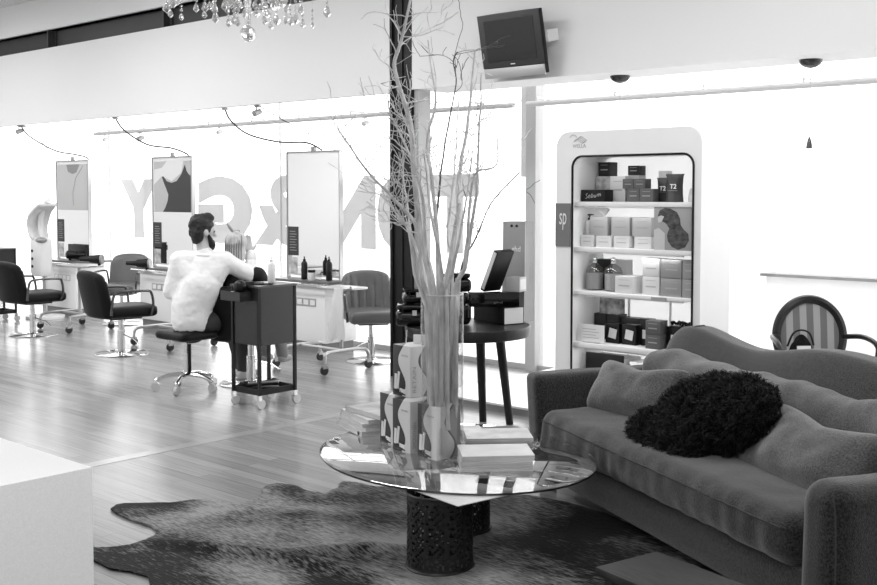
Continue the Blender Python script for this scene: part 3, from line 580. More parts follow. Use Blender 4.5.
# ------------------------------------------------------------------ retail display cabinet
X0, X1, CY0, CY1, CZ = -4.071, -3.05, 5.62, 5.92, 1.985
CM = mat('cabinet_white', .82, .35)
cab = thing('display_cabinet', 'tall white rounded display cabinet stocked with hair products', 'cabinet', (-3.56, 5.82, 0))
x0, x1, y0, y1 = X0+3.56, X1+3.56, -.2, .16
def rr(xa, xb, za, zb, r, rb=.0, n=8):
    P = [(xa, za), (xb, za)]
    P += [(xb-r+r*math.cos(k*math.pi/2/n), zb-r+r*math.sin(k*math.pi/2/n)) for k in range(n+1)]
    P += [(xa+r+r*math.cos(math.pi/2+k*math.pi/2/n), zb-r+r*math.sin(math.pi/2+k*math.pi/2/n)) for k in range(n+1)]
    return P
ix0, ix1, iz0, iz1 = -3.945+3.56, -3.10+3.56, .36, 1.828
out, inn = rr(x0, x1, 0, CZ, .1), rr(ix0, ix1, iz0, iz1, .07)
m = MB(); n = len(out); vs = []
for y in (y0, y1): vs += [V((a, y, b_)) for a, b_ in out]+[V((a, y, b_)) for a, b_ in inn]
fs = []
for i in range(n):
    j = (i+1) % n
    fs += [(i, j, n+j, n+i), (2*n+j, 2*n+i, 3*n+i, 3*n+j), (i, 2*n+i, 2*n+j, j), (n+j, 3*n+j, 3*n+i, n+i)]
m.add(vs, fs).build('body', CM, cab)
g = MB(); g.tube([(a, y0-.001, b_) for a, b_ in inn], .0075, 6, True).build('gasket', BLACK, cab)
struct_back = translucent('frosted_acrylic', .8, .6, .25)
MB().b2((ix0, y1-.012, iz0), (ix1, y1-.006, iz1)).build('back_panel', struct_back, cab)
SHZ = [.66, .985, 1.262, 1.545]; SHT = [.03, .022, .028, .028]
for z_, t_ in zip(SHZ, SHT): MB().b2((ix0, y0+.02, z_-t_), (ix1, y1-.014, z_)).build('shelf', CM, cab, .003)
for x in (-.18, .12): MB().b2((x-.006, y1-.02, iz0), (x+.006, y1-.008, .96)).build('shelf_upright', mat('pale_pipe', .6, .5), cab)
sp_ = MB().b2((x0-.001, y0-.005, 1.262), (ix0-.012, y0-.0005, 1.535)).build('brand_panel', mat('brand_grey', .16, .45), cab); sp_['label'] = 'dark grey panel with white script on the left side'
text('script_lettering', 'sp', .15, CARD, sp_, ((x0+ix0)/2-.006, y0-.0055, 1.42), (R(90), 0, 0), .0004, .0, (.055, .105), .1)
LG = mat('logo_grey', .45, .5)
text('lettering', 'WELLA', .045, LG, cab, (-.335, y0-.0006, 1.893), (R(90), 0, 0), .0004, .0008, (.1, .024))
e = MB()
for k in range(4): e.tube([(-.375+.085*(t/10)+.004*k, y0-.0015, 1.922+.006*k+.012*math.sin(t/10*6.3-k*.5)) for t in range(11)], .0018, 5)
e.tube([(-.38+.028*math.cos(t*.35), y0-.0015, 1.936+.028*math.sin(t*.35)) for t in range(1, 9)], .0018, 5)
e.build('emblem', LG, cab)
MB().b2((.18, y0+.012, SHZ[1]-.026), (.28, y0+.019, SHZ[1]-.004)).build('price_strip', mat('grey_paper', .35, .55), cab)

def carton(xa, xb, yf, z0, h, m, label, name='carton_box', d=None, group=None, strip=None, rz=0., cat='box'):
    w = xb-xa; d = d or min(.11, w*.9)
    d = min(d, 5.958-yf)
    o = thing(name, label, cat, ((xa+xb)/2, yf+d/2, z0+.0005), rz, group)
    MB().b2((-w/2, -d/2, 0), (w/2, d/2, h)).build('carton', m, o, .0015)
    if strip is not None: MB().b2((-w/2*.6, -d/2-.0008, h*.42), (w/2*.6, -d/2, h*.5)).b2((-w/2*.6, -d/2-.0008, h*.78), (w/2*.6, -d/2, h*.81)).build('printed_lines', strip, o)
    return o
s4, s3, s2, s1 = SHZ
LN = mat('line_grey', .3, .5); LL = mat('line_light', .4, .5)
for z_ in (iz1, s1-.03, s2-.03, s3-.024, s4-.032):  # strips and area lamps added to brighten the cabinet interior
    MB().b2((ix0+.08, y0+.03, z_-.008), (ix1-.08, y0+.045, z_-.001)).build('led_strip', ALU, cab)
    l = bpy.data.lights.new('led', 'AREA'); l.shape = 'RECTANGLE'; l.size = .7; l.size_y = .015; l.energy = .5
    lo = bpy.data.objects.new('led', l); COL.objects.link(lo); lo.parent = cab; lo.location = (0, y0+.04, z_-.012); lo.rotation_euler = (R(20), 0, 0)
# top shelf
carton(-3.93, -3.85, 5.86, s1, .075, GBOX, 'grey carton at the left back of the top cabinet shelf', d=.1)
carton(-3.845, -3.76, 5.86, s1, .075, GBOX, 'pale carton under the dark cube on the top cabinet shelf', d=.1)
carton(-3.93, -3.79, 5.86, s1+.0755, .085, mat('check_box', .5, .5, var=.25, vscale=20), 'checked wide carton stacked at the top left of the cabinet', d=.1)
carton(-3.92, -3.832, 5.87, s1+.1615, .09, DBOX, 'dark cube carton on the very top left of the cabinet stock', d=.09, strip=LN)
carton(-3.784, -3.673, 5.80, s1, .16, LBOX, 'tall pale carton in the middle of the top cabinet shelf', strip=LL)
o = carton(-3.935, -3.755, 5.70, s1, .075, BLACK, 'flat black carton with white script on the top cabinet shelf', d=.09)
text('script_lettering', 'Sebum', .05, GBOX, o, (0, -.046, .04), (R(90), R(-6), 0), .0004, -.004, (.12, .032), .4)
for k, (a, b_, zz) in enumerate(((-3.625, -3.543, 0), (-3.539, -3.445, 0), (-3.66, -3.583, .081), (-3.58, -3.50, .081))):
    carton(a, b_, 5.75, s1+zz, .08 if zz == 0 else .06, MBOX, ['lower left box of the four dark grey boxes on the top shelf', 'lower right box of the four dark grey boxes on the top shelf', 'upper left box of the four dark grey boxes on the top shelf', 'upper right box of the four dark grey boxes on the top shelf'][k], strip=LN, d=.07)
carton(-3.69, -3.61, 5.86, s1, .165, GBOX, 'pale carton behind the dark grey boxes on the top shelf', d=.08)
carton(-3.692, -3.612, 5.86, s1+.1655, .06, DBOX, 'small dark carton on top of the pale one behind the grey boxes', d=.08, strip=LN)
carton(-3.497, -3.434, 5.90, s1, .19, LBOX, 'tall pale box behind the two black pouches', d=.06)
def pouch(xa, xb, yf, h, label):
    w = xb-xa; o = thing('pouch', label, 'pouch', ((xa+xb)/2, yf+.03, s1+.0005), R(-4)); m = MB()
    def fn(i, j, sg):
        x = (i*2-1)*w/2*(1.0-.1*math.sin(math.pi*j)+.08*(j > .9)); return V((x, sg*.028*(1-j)**.7*(1-abs(i*2-1)**3)-sg*-.002+nz((x*8, j*3, sg), 2, .002), j*h))
    m.grid(lambda i, j: fn(i, j, 1), 10, 10); b0 = len(m.v); m.grid(lambda i, j: fn(i, j, -1), 10, 10); N = 11
    per = [i*N for i in range(N)]+[10*N+j for j in range(1, N)]+[i*N+10 for i in range(9, -1, -1)]+[j for j in range(9, 0, -1)]
    m.f += [(per[k], per[(k+1)%len(per)], b0+per[(k+1)%len(per)], b0+per[k]) for k in range(len(per))]
    m.build('bag', mat('pouch_black', .03, .4), o)
    text('lettering', 'T2', .05, CARD, o, (.008, -.031, h*.56), (R(84), 0, 0), .0005, .001, (.045, .028))
    MB().b2((-w*.3, -.0302, h*.4), (w*.3, -.0295, h*.415)).build('printed_line', LN, o)
pouch(-3.475, -3.375, 5.82, .148, 'left black stand-up pouch printed T2, half hidden behind its twin'); pouch(-3.355, -3.235, 5.72, .168, 'right black stand-up pouch printed T2 on the top shelf')
o = thing('jar', 'white round jar at the right end of the top cabinet shelf', 'jar', (-3.175, 5.80, s1+.0005)); MB().lathe([(.045, 0), (.05, .006), (.05, .04), (.046, .045)], 24).build('base', CARD, o); MB().lathe([(.046, .045), (.044, .07), (.03, .09), (.01, .097)], 24).build('lid', LBOX, o)
# second shelf
for k, (a, b_) in enumerate(((-3.88, -3.75), (-3.72, -3.59), (-3.569, -3.435))):
    carton(a, b_, 5.72, s2+.0725, .115, GBOX, ['first large grey carton from the left on the second shelf', 'second large grey carton from the left on the second shelf', 'third large grey carton from the left on the second shelf'][k], d=.125, strip=mat('line_mid', .36, .5))
for k, (a, b_) in enumerate(((-3.936, -3.84), (-3.69, -3.577), (-3.541, -3.422), (-3.82, -3.71))):
    carton(a, b_, 5.70, s2, .071, LBOX, ['small pale carton at the left end, bottom row of the second shelf', 'small pale carton under the second large grey carton', 'small pale carton under the third large grey carton', 'small pale carton under the first large grey carton'][k], d=.17, strip=LL)
o = thing('pump_bottle', 'pale bottle with a black pump at the left of the second shelf', 'bottle', (-3.908, 5.76, s2+.0725)); MB().lathe([(.026, 0), (.028, .004), (.028, .085), (.012, .095)], 20).build('bottle_body', LBOX, o)
MB().lathe([(.013, .095), (.013, .108), (.005, .11), (.005, .122), (.014, .123), (.014, .132)], 16).build('pump', BLACK, o); MB().b2((-.0, -.005, .124), (.028, .005, .131)).build('spout', BLACK, o)
o = carton(-3.86, -3.78, 5.74, s2+.19, .05, PRINT, 'folded patterned leaflet leaning on top of the first grey carton', 'leaflet', d=.012, cat='leaflet'); o.rotation_euler = (R(-25), R(30), 0); o.location.z += .025
pp = carton(-3.373, -3.125, 5.645, s2, .26, mat('portrait_grey', .33, .5), 'photo stand of a woman with long dark wavy hair in the cabinet', 'photo_stand', d=.008, cat='picture')
m = MB(); 
def blob(pts, y): m.prism(pts, lambda a, b_: (a, y, b_), lambda a, b_: (a, y-.0006, b_))
hair = [(-.10,.20),(-.085,.235),(-.05,.25),(-.01,.245),(.03,.225),(.05,.19),(.055,.15),(.075,.125),(.105,.10),(.11,.06),(.085,.02),(.04,.005),(0,.02),(-.03,.055),(-.035,.09),(-.02,.13),(-.045,.16),(-.07,.17),(-.075,.2)]
blob(hair, -.0042); m.build('hair_picture', mat('hair_print', .05, .4, var=.05, vscale=25, stretch=(1,1,2.)), pp)
m = MB(); blob([(-.093,.16),(-.07,.17),(-.055,.2),(-.075,.205),(-.09,.2),(-.098,.185)], -.0046); blob([(-.123,.0),(-.123,.12),(-.09,.13),(-.05,.1),(-.05,0)], -.0041); m.build('face_picture', mat('face_print', .55, .4), pp)
# third shelf
def flask(x, label):
    o = thing('flask_bottle', label, 'bottle', (x, 5.77, s3+.0005)); MB().lathe([(.05, 0), (.056, .006), (.058, .12), (.05, .145), (.024, .165), (.013, .172), (.013, .182)], 28).build('glass_body', glass('flask_glass', .75, .9, .06), o)
    MB().lathe([(.052, .006), (.054, .012), (.054, .105), (.052, .106)], 28).build('liquid', mat('lotion', .5, .3), o)
    MB().sph((0, 0, .196), .016).build('stopper', CHROME, o); MB().lathe([(.016, .172), (.016, .184)], 16).build('collar', CHROME, o)
flask(-3.873, 'left pale lotion flask with a round silver stopper'); flask(-3.735, 'right pale lotion flask with a round silver stopper')
carton(-3.93, -3.81, 5.86, s3, .19, DBOX, 'black carton behind the left lotion flask', d=.08); carton(-3.80, -3.70, 5.86, s3, .19, GBOX, 'grey carton behind the right lotion flask', d=.08)
carton(-3.654, -3.527, 5.665, s3, .105, LBOX, 'pale carton standing right of the two lotion flasks', d=.16, strip=LL)
carton(-3.475, -3.36, 5.69, s3, .11, LBOX, 'lower of the two stacked pale cartons on the third shelf', strip=LL); carton(-3.475, -3.36, 5.69, s3+.111, .11, LBOX, 'upper of the two stacked pale cartons on the third shelf', strip=LL)
for k, (a, b_, zz) in enumerate(((-3.335, -3.2, 0), (-3.335, -3.2, .111), (-3.193, -3.11, 0), (-3.193, -3.11, .111))):
    carton(a, b_, 5.67, s3+zz, .108, mat('mid2_box', .27, .5), ['lower left of four mid grey cartons on the third shelf', 'upper left of four mid grey cartons on the third shelf', 'lower right of four mid grey cartons on the third shelf', 'upper right of four mid grey cartons on the third shelf'][k], strip=mat('line_mid', .36, .5))
# fourth shelf
o = carton(-3.93, -3.84, 5.85, s4, .165, DBOX, 'black carton at the left back of the fourth shelf', d=.1); carton(-3.835, -3.745, 5.85, s4, .165, DBOX, 'black carton second from the left on the fourth shelf', d=.1); carton(-3.74, -3.60, 5.87, s4, .15, DBOX, 'black carton third from the left on the fourth shelf', d=.1)
carton(-3.897, -3.761, 5.86, s4+.166, .105, mat('swirl_box', .25, .4, var=.2, vscale=18), 'patterned carton lying on top of the black cartons', d=.09)
for k, x in enumerate((-3.72, -3.60)):
    o = carton(x-.05, x+.05, 5.74, s4, .125, BLACK, ['left black display box with a tilted white label', 'right black display box with a tilted white label'][k], 'display_box', d=.07); MB().box((.004, -.037, .062), (.055, .003, .06), 0, 0, R(10)).build('paper_label', LBOX, o)
o = carton(-3.538, -3.475, 5.78, s4, .165, BLACK, 'narrow black bag behind the two brown boxes', 'gift_bag', d=.07, cat='bag'); MB().box((0, -.0365, .07), (.04, .002, .055)).build('paper_label', LBOX, o)
carton(-3.445, -3.345, 5.68, s4, .085, MBOX, 'lower of two stacked brown grey boxes on the fourth shelf', strip=LN); carton(-3.445, -3.345, 5.68, s4+.086, .085, MBOX, 'upper of two stacked brown grey boxes on the fourth shelf', strip=LN)
for k, (a, b_) in enumerate(((-3.335, -3.225), (-3.215, -3.115))):
    o = thing('ribbon_bag', ['black bag with ruffled ribbon and white label on the fourth shelf', 'black bag with ruffled ribbon at the right end of the fourth shelf'][k], 'bag', ((a+b_)/2, 5.78, s4+.0005)); w_ = b_-a
    MB().b2((-w_/2, -.04, 0), (w_/2, .04, .14)).build('bag', BLACK, o, .003); MB().box((0, -.0412, .06), (.05, .002, .06)).build('paper_label', LBOX, o)
    r_ = MB(); rg = random.Random(k); pts = [(-.05+.1*i/24, rg.uniform(-.03, .03), .145+.018*abs(math.sin(i*1.1))) for i in range(25)]; r_.tube(pts, .009, 6).build('ribbon', LEATHER, o)
o = thing('sign_holder', 'clear sign holder with white card at the left of the fourth shelf', 'sign', (-3.83, 5.665, s4+.0005)); MB().b2((-.1, 0, .005), (.1, .003, .115)).build('card', CARD, o); MB().b2((-.06, -.008, 0), (.06, .03, .005)).build('foot', GLASSV, o)
mm = MB(); [mm.b2((-.06, -.0006, .03+.018*k), (.06-.02*(k % 2), 0, .034+.018*k)) for k in range(4)]; mm.build('printed_lines', LL, o)
o = thing('carton_box', 'large open black box with pale side at the cabinet bottom', 'box', (-3.73, 5.8, iz0+.0005)); MB().b2((-.16, -.1, 0), (.12, -.094, .235)).build('front_panel', BLACK, o); MB().b2((-.16, -.094, 0), (.12, .1, .21)).build('carton', GBOX, o)
carton(-3.58, -3.42, 5.72, iz0, .2, LBOX, 'pale box beside the black box at the cabinet bottom', d=.16)

# ------------------------------------------------------------------ round high table by the column with bags and boxes
HT = .70
t = thing('round_table', 'round dark high table with splayed legs behind the glass vase', 'table', (-4.81, 5.62, 0))
MB().lathe([(.40, HT-.075), (.425, HT-.07), (.43, HT-.01), (.425, HT)], 48).build('tabletop', DWOOD, t)
for ax, ay in ((-.01, .18), (.19, .23), (-.25, -.05), (-.06, -.3)):
    MB().tube([(ax*.7, ay*.8, HT-.075), (ax, ay, .001)], [.034, .026], 10).build('leg', DWOOD, t)
def bx(name, label, cat, c, d, rz, m, **k):
    o = thing(name, label, cat, c, rz); MB().b2((-d[0]/2, -d[1]/2, 0), (d[0]/2, d[1]/2, d[2])).build(k.get('part', 'carton'), m, o, k.get('bev', .003)); return o
zt = HT+.001; A45 = R(42)
o = bx('gift_box', 'flat black box with pale side at the bottom of the right pile', 'box', (-4.742, 5.872, zt), (.36, .17, .12), R(-15), BLACK)
MB().b2((.1802, -.08, .006), (.1808, .08, .114)).build('pale_side', LBOX, o)
o = bx('gift_box', 'flat black box with tiny print second from the bottom of the right pile', 'box', (-4.725, 5.765, zt+.1215), (.39, .15, .10), R(40), BLKGLOSS)
text('print', 'ghd', .03, mat('print_dim', .12, .5), o, (.05, -.0756, .03), (R(90), 0, 0), .0003, 0, (.06, .018))
o = thing('book', 'black book tilted against the glossy case on the pile of boxes', 'book', (-4.745, 5.785, zt+.2225), 0)
bk = MB().b2((-.02, -.09, 0), (.02, .09, .30)).build('cover', BLACK, o, .003); pg = MB().b2((-.014, -.0935, .015), (.014, -.0895, .29)).build('page_edge', LBOX, o); o.rotation_euler = (0, R(24), 0)
o.location.z += .0085
o = bx('product_carton', 'pale grey small carton behind the tilted black book', 'box', (-4.595, 5.885, zt+.2225), (.1, .12, .10), R(15), GBOX)
MB().b2((.0505, -.05, .015), (.0515, .05, .085)).build('front_label', LBOX, o)
def case(label, c, d, rz):
    o = thing('glossy_case', label, 'case', c, rz); w, dp, h = d
    MB().rbox((0, 0, h*.35), (w, dp, h*.7), .03, (10, 8, 6)).build('case_body', BLKGLOSS, o)
    MB().rbox((0, 0, h*.84), (w*.94, dp*.94, h*.3), .025, (10, 8, 5)).build('lid', BLKGLOSS, o)
    MB().tube([(-w*.3, -dp*.45, h*.62), (-w*.3, -dp*.53, h*.8), (-w*.1, -dp*.56, h*.86), (w*.1, -dp*.56, h*.86), (w*.3, -dp*.53, h*.8), (w*.3, -dp*.45, h*.62)], .008, 6).build('handle', LEATHER, o)
    MB().box((0, -dp*.51, h*.62), (.03, .012, .035)).build('clasp', CHROME, o)
    return o
case('glossy black vanity case at the left end of the round table', (-5.06, 5.36, zt), (.26, .2, .15), A45)
case('small glossy black case stacked on the left vanity case', (-5.05, 5.37, zt+.152), (.2, .16, .1), A45+R(8))
case('glossy black case behind the tilted black book', (-4.86, 5.56, zt+.005), (.2, .14, .22), A45-R(6))
case('glossy black case stacked high behind the branches', (-4.86, 5.56, zt+.227), (.2, .14, .13), A45+R(5))
o = thing('gift_bag', 'tall pale paper shopping bag lettered ghd behind the box pile', 'bag', (-4.685, 6.02, zt), R(2)); w_, d_, h_ = .195, .12, .70
m = MB(); m.add([(-w_/2,-d_/2,0),(w_/2,-d_/2,0),(w_/2,d_/2,0),(-w_/2,d_/2,0),(-w_/2,-d_/2*.8,h_),(w_/2,-d_/2*.8,h_),(w_/2,d_/2*.8,h_),(-w_/2,d_/2*.8,h_),(-w_/2*.96,0,h_*.5),(w_/2*.96,0,h_*.5)], [(3,2,1,0),(0,1,5,4),(2,3,7,6),(1,2,9),(1,9,5),(2,6,9),(5,9,6),(0,8,3),(0,4,8),(3,8,7),(4,7,8)])
m.build('paper_bag', mat('bag_paper', .28, .5, var=.03, vscale=5), o, smooth=False)
for s in (-1, 1): MB().sph((s*.022, -d_/2*.82, h_-.03), (.012, .004, .01), 10, 6).build('handle_hole', BLACK, o)
text('lettering', 'ghd', .07, CARD, o, (.02, -d_/2*.88, h_*.72), (R(88), 0, 0), .0005, .001, (.075, .05))
MB().tube([(.0975, -.061, .01), (.0975, -.05, h_)], .002, 5).build('fold', LBOX, o)
o = thing('power_lead', 'thin pale cable hanging from the round table to the floor', 'cable', (0,0,0)); MB().tube(smoothpts([(-5.02, 5.24, .68), (-5.0, 5.2, .4), (-4.96, 5.25, .12), (-4.85, 5.4, .006), (-4.6, 5.5, .006)]), .004, 6).build('lead', LBOX, o)

# ------------------------------------------------------------------ oval-back armchair behind the sofa
t = thing('oval_armchair', 'antique armchair with a round striped back behind the sofa', 'chair', (-2.72, 6.57, .055), R(222))
# local: faces +Y, back at y=-.2
m = bpy.data.materials.new('striped_fabric'); m.use_nodes = True; nt = m.node_tree; tc = nt.nodes.new('ShaderNodeTexCoord'); wv = nt.nodes.new('ShaderNodeTexWave'); wv.inputs['Scale'].default_value = 3.6; wv.bands_direction = 'X'
cr = nt.nodes.new('ShaderNodeValToRGB'); cr.color_ramp.interpolation = 'CONSTANT'; cr.color_ramp.elements[0].color = (.16,)*3+(1,); cr.color_ramp.elements[1].color = (.38,)*3+(1,); cr.color_ramp.elements[1].position = .5
nt.links.new(tc.outputs['Object'], wv.inputs['Vector']); nt.links.new(wv.outputs['Fac'], cr.inputs['Fac']); nt.links.new(cr.outputs['Color'], nt.nodes['Principled BSDF'].inputs['Base Color']); nt.nodes['Principled BSDF'].inputs['Roughness'].default_value = .7
STRIPE = m; bz = .625; ry_, rz_ = .212, .235
def ov(a, k=1., y=-.22): return V((ry_*k*math.cos(a), y-(bz+rz_*k*math.sin(a)-.5)*.12, bz+rz_*k*math.sin(a)))
MB().tube([ov(2*math.pi*k/48) for k in range(48)], .03, 8, True).build('back_frame', DWOOD, t)
m = MB(); vs = []
for yy in (.02, -.012): 
    for kk in (.93, .6, .02): vs += [ov(2*math.pi*k/36, kk)+V((0, yy*(1-kk*.5), 0)) for k in range(36)]
fs = [(j*36+i, j*36+(i+1)%36, (j+1)*36+(i+1)%36, (j+1)*36+i) for j in (0, 1, 3, 4) for i in range(36)]+[(i, (i+1)%36, 108+(i+1)%36, 108+i) for i in range(36)]
m.add(vs, fs).build('back_pad', STRIPE, t)
MB().rbox((0, .03, .42), (.5, .48, .12), .05, (12, 12, 6)).build('seat', STRIPE, t)
MB().rbox((0, .03, .345), (.53, .5, .05), .02, (6, 6, 3)).build('seat_rail', DWOOD, t)
for s in (-1, 1):
    MB().tube(smoothpts([(s*.2, -.235, .62), (s*.28, -.1, .64), (s*.3, .08, .62), (s*.29, .14, .56), (s*.26, .12, .44), (s*.25, .14, .36)], 4), .017, 8).build('arm', DWOOD, t)
    MB().tube([(s*.23, .24, .35), (s*.235, .25, .3), (s*.22, .25, .0)], [.026, .03, .014], 10).build('leg', DWOOD, t)
    MB().tube([(s*.2, -.19, .38), (s*.22, -.25, .0)], [.024, .015], 10).build('leg', DWOOD, t)
    MB().tube([(s*.12, -.21, .36), (s*.1, -.225, .46)], .016, 8).build('back_post', DWOOD, t)
o = thing('handbag', 'slouched dark bag with white lining on the striped armchair', 'bag', (-2.80, 6.44, .539), R(222))
o.scale = (.85, .85, .72)
m = MB(); m.grid(lambda i, j: V(((i-.5)*.26*(1-.45*j), .05*math.sin(math.pi*i)*(1-j)+nz((i*3, j*3, 0), 2, .012), .24*j*(.75+.35*math.sin(math.pi*i)))), 12, 10)
b0 = len(m.v); m.grid(lambda i, j: V(((i-.5)*.26*(1-.45*j), -.05*math.sin(math.pi*i)*(1-j)-.006+nz((i*3, j*3, 5), 2, .01), .23*j*(.75+.35*math.sin(math.pi*i)))), 12, 10)
m.build('bag_body', LEATHER, o); MB().box((.0, .07, .13), (.1, .012, .09), .1, .2).build('lining', CARD, o); MB().tube(smoothpts([(-.09, 0, .17), (-.06, .0, .27), (0, 0, .3), (.06, 0, .27), (.1, 0, .16)]), .008, 6).build('handle', LEATHER, o)

# ------------------------------------------------------------------ television and pendant lamps
t = thing('television', 'tilted black flat television with silver speaker bar on the bulkhead', 'television', (-5.155, 6.535, 2.715), 0, None, R(12))
t.scale = (.965, .965, .965)
MB().rbox((0, .02, .015), (.615, .05, .50), .012, (4, 3, 4)).build('casing', BLACK, t)
MB().b2((-.305, -.012, -.158), (.305, -.004, .262)).build('bezel', mat('bezel_black', .03, .4), t, .003)
MB().b2((-.245, -.0145, -.112), (.245, -.0115, .215)).build('screen', mat('screen_black', .006, .12), t)
MB().b2((-.3, -.014, -.24), (.3, .02, -.162)).build('speaker_bar', ALU, t, .004); MB().b2((-.022, -.0135, -.141), (.022, -.012, -.133)).build('logo', CARD, t)
MB().b2((-.1, .04, -.1), (.1, .09, .12)).build('rear_housing', BLACK, t)
br = MB().b2((.2, .04, .0), (.33, .178, .09)).build('wall_bracket', WHITE, t)
def pendant(x, y, label):
    o = thing('pendant_lamp', label, 'lamp', (x, y, 2.474)); MB().lathe([(.075, 0), (.074, -.012), (.062, -.034), (.035, -.05), (.008, -.056)], 28).build('ceiling_rose', GREYM if 0 else mat('rose_metal', .06, .25, .6), o)
    MB().cyl((0,0,-.05), (0,0,-.52), .0018, n=6).build('cord', mat('cord_clear', .45, .5), o)
    MB().lathe([(.004, -.505), (.012, -.525), (.019, -.555), (.021, -.58), (.018, -.582), (0, -.575)], 20, cap=False).build('lamp_shade', mat('lamp_grey', .09, .4), o)
pendant(-4.46, 6.96, 'slim pendant lamp hanging above the display cabinet'); pendant(-2.995, 6.96, 'slim pendant lamp with small bullet shade at the right')

# ------------------------------------------------------------------ crystal chandelier at the top
t = thing('chandelier', 'crystal chandelier hanging from the ceiling, only its drops in view', 'chandelier', (-4.40, 3.44, 2.40))
MB().cyl((0,0,.75), (0,0,1.57), .008, n=8).build('rod', CHROME, t); MB().lathe([(.07, 1.52), (.06, 1.55), (.02, 1.57)], 20).build('ceiling_rose', CHROME, t)
MB().lathe([(.012, .04), (.02, .2), (.045, .3), (.03, .4), (.05, .55), (.02, .75)], 16).build('stem', CRYSTAL, t)
MB().tube([(.40*math.cos(a*.131), .40*math.sin(a*.131), .30) for a in range(48)], .007, 6, True).build('ring_frame', CHROME, t)
MB().sph((0, 0, 0), .04, 14, 8).build('crystal_ball', CRYSTAL, t, smooth=False); MB().cyl((0,0,.04), (0,0,.1), .003, n=6).build('hook', CHROME, t)
for k in range(6):
    a = k*math.pi/3+.2; MB().tube(smoothpts([(.02*math.cos(a), .02*math.sin(a), .3), (.18*math.cos(a), .18*math.sin(a), .22), (.33*math.cos(a), .33*math.sin(a), .3), (.37*math.cos(a), .37*math.sin(a), .40)]), .008, 8).build('arm', CRYSTAL, t)
    MB().lathe([(.01, .4), (.04, .42), (.042, .43)], 14, (.37*math.cos(a), .37*math.sin(a), 0)).cyl((.37*math.cos(a), .37*math.sin(a), .43), (.37*math.cos(a), .37*math.sin(a), .53), .011, n=10).build('candle_holder', CARD, t)
rng = random.Random(3)
for k in range(64):
    rr_ = rng.choice([.1, .17, .25, .33, .4]); a = rng.uniform(0, 6.28); x, y = rr_*math.cos(a), rr_*math.sin(a); z0 = rng.uniform(.02, .16)+rr_*.1; m = MB()
    m.cyl((x, y, z0+.05), (x, y, .32), .0012, n=4)
    L_ = rng.uniform(.04, .065); w_ = L_*.33
    m.lathe([(.001, z0+L_), (w_*.6, z0+L_*.75), (w_, z0+L_*.3), (.001, z0)], 6, (x, y, 0)); m.sph((x, y, z0+L_+.012), .008, 6, 5); m.sph((x, y, z0+L_+.032), .006, 6, 5); m.sph((x, y, z0+L_+.055), .008, 6, 5)
    m.build('crystal_drop', CRYSTAL, t, smooth=False)

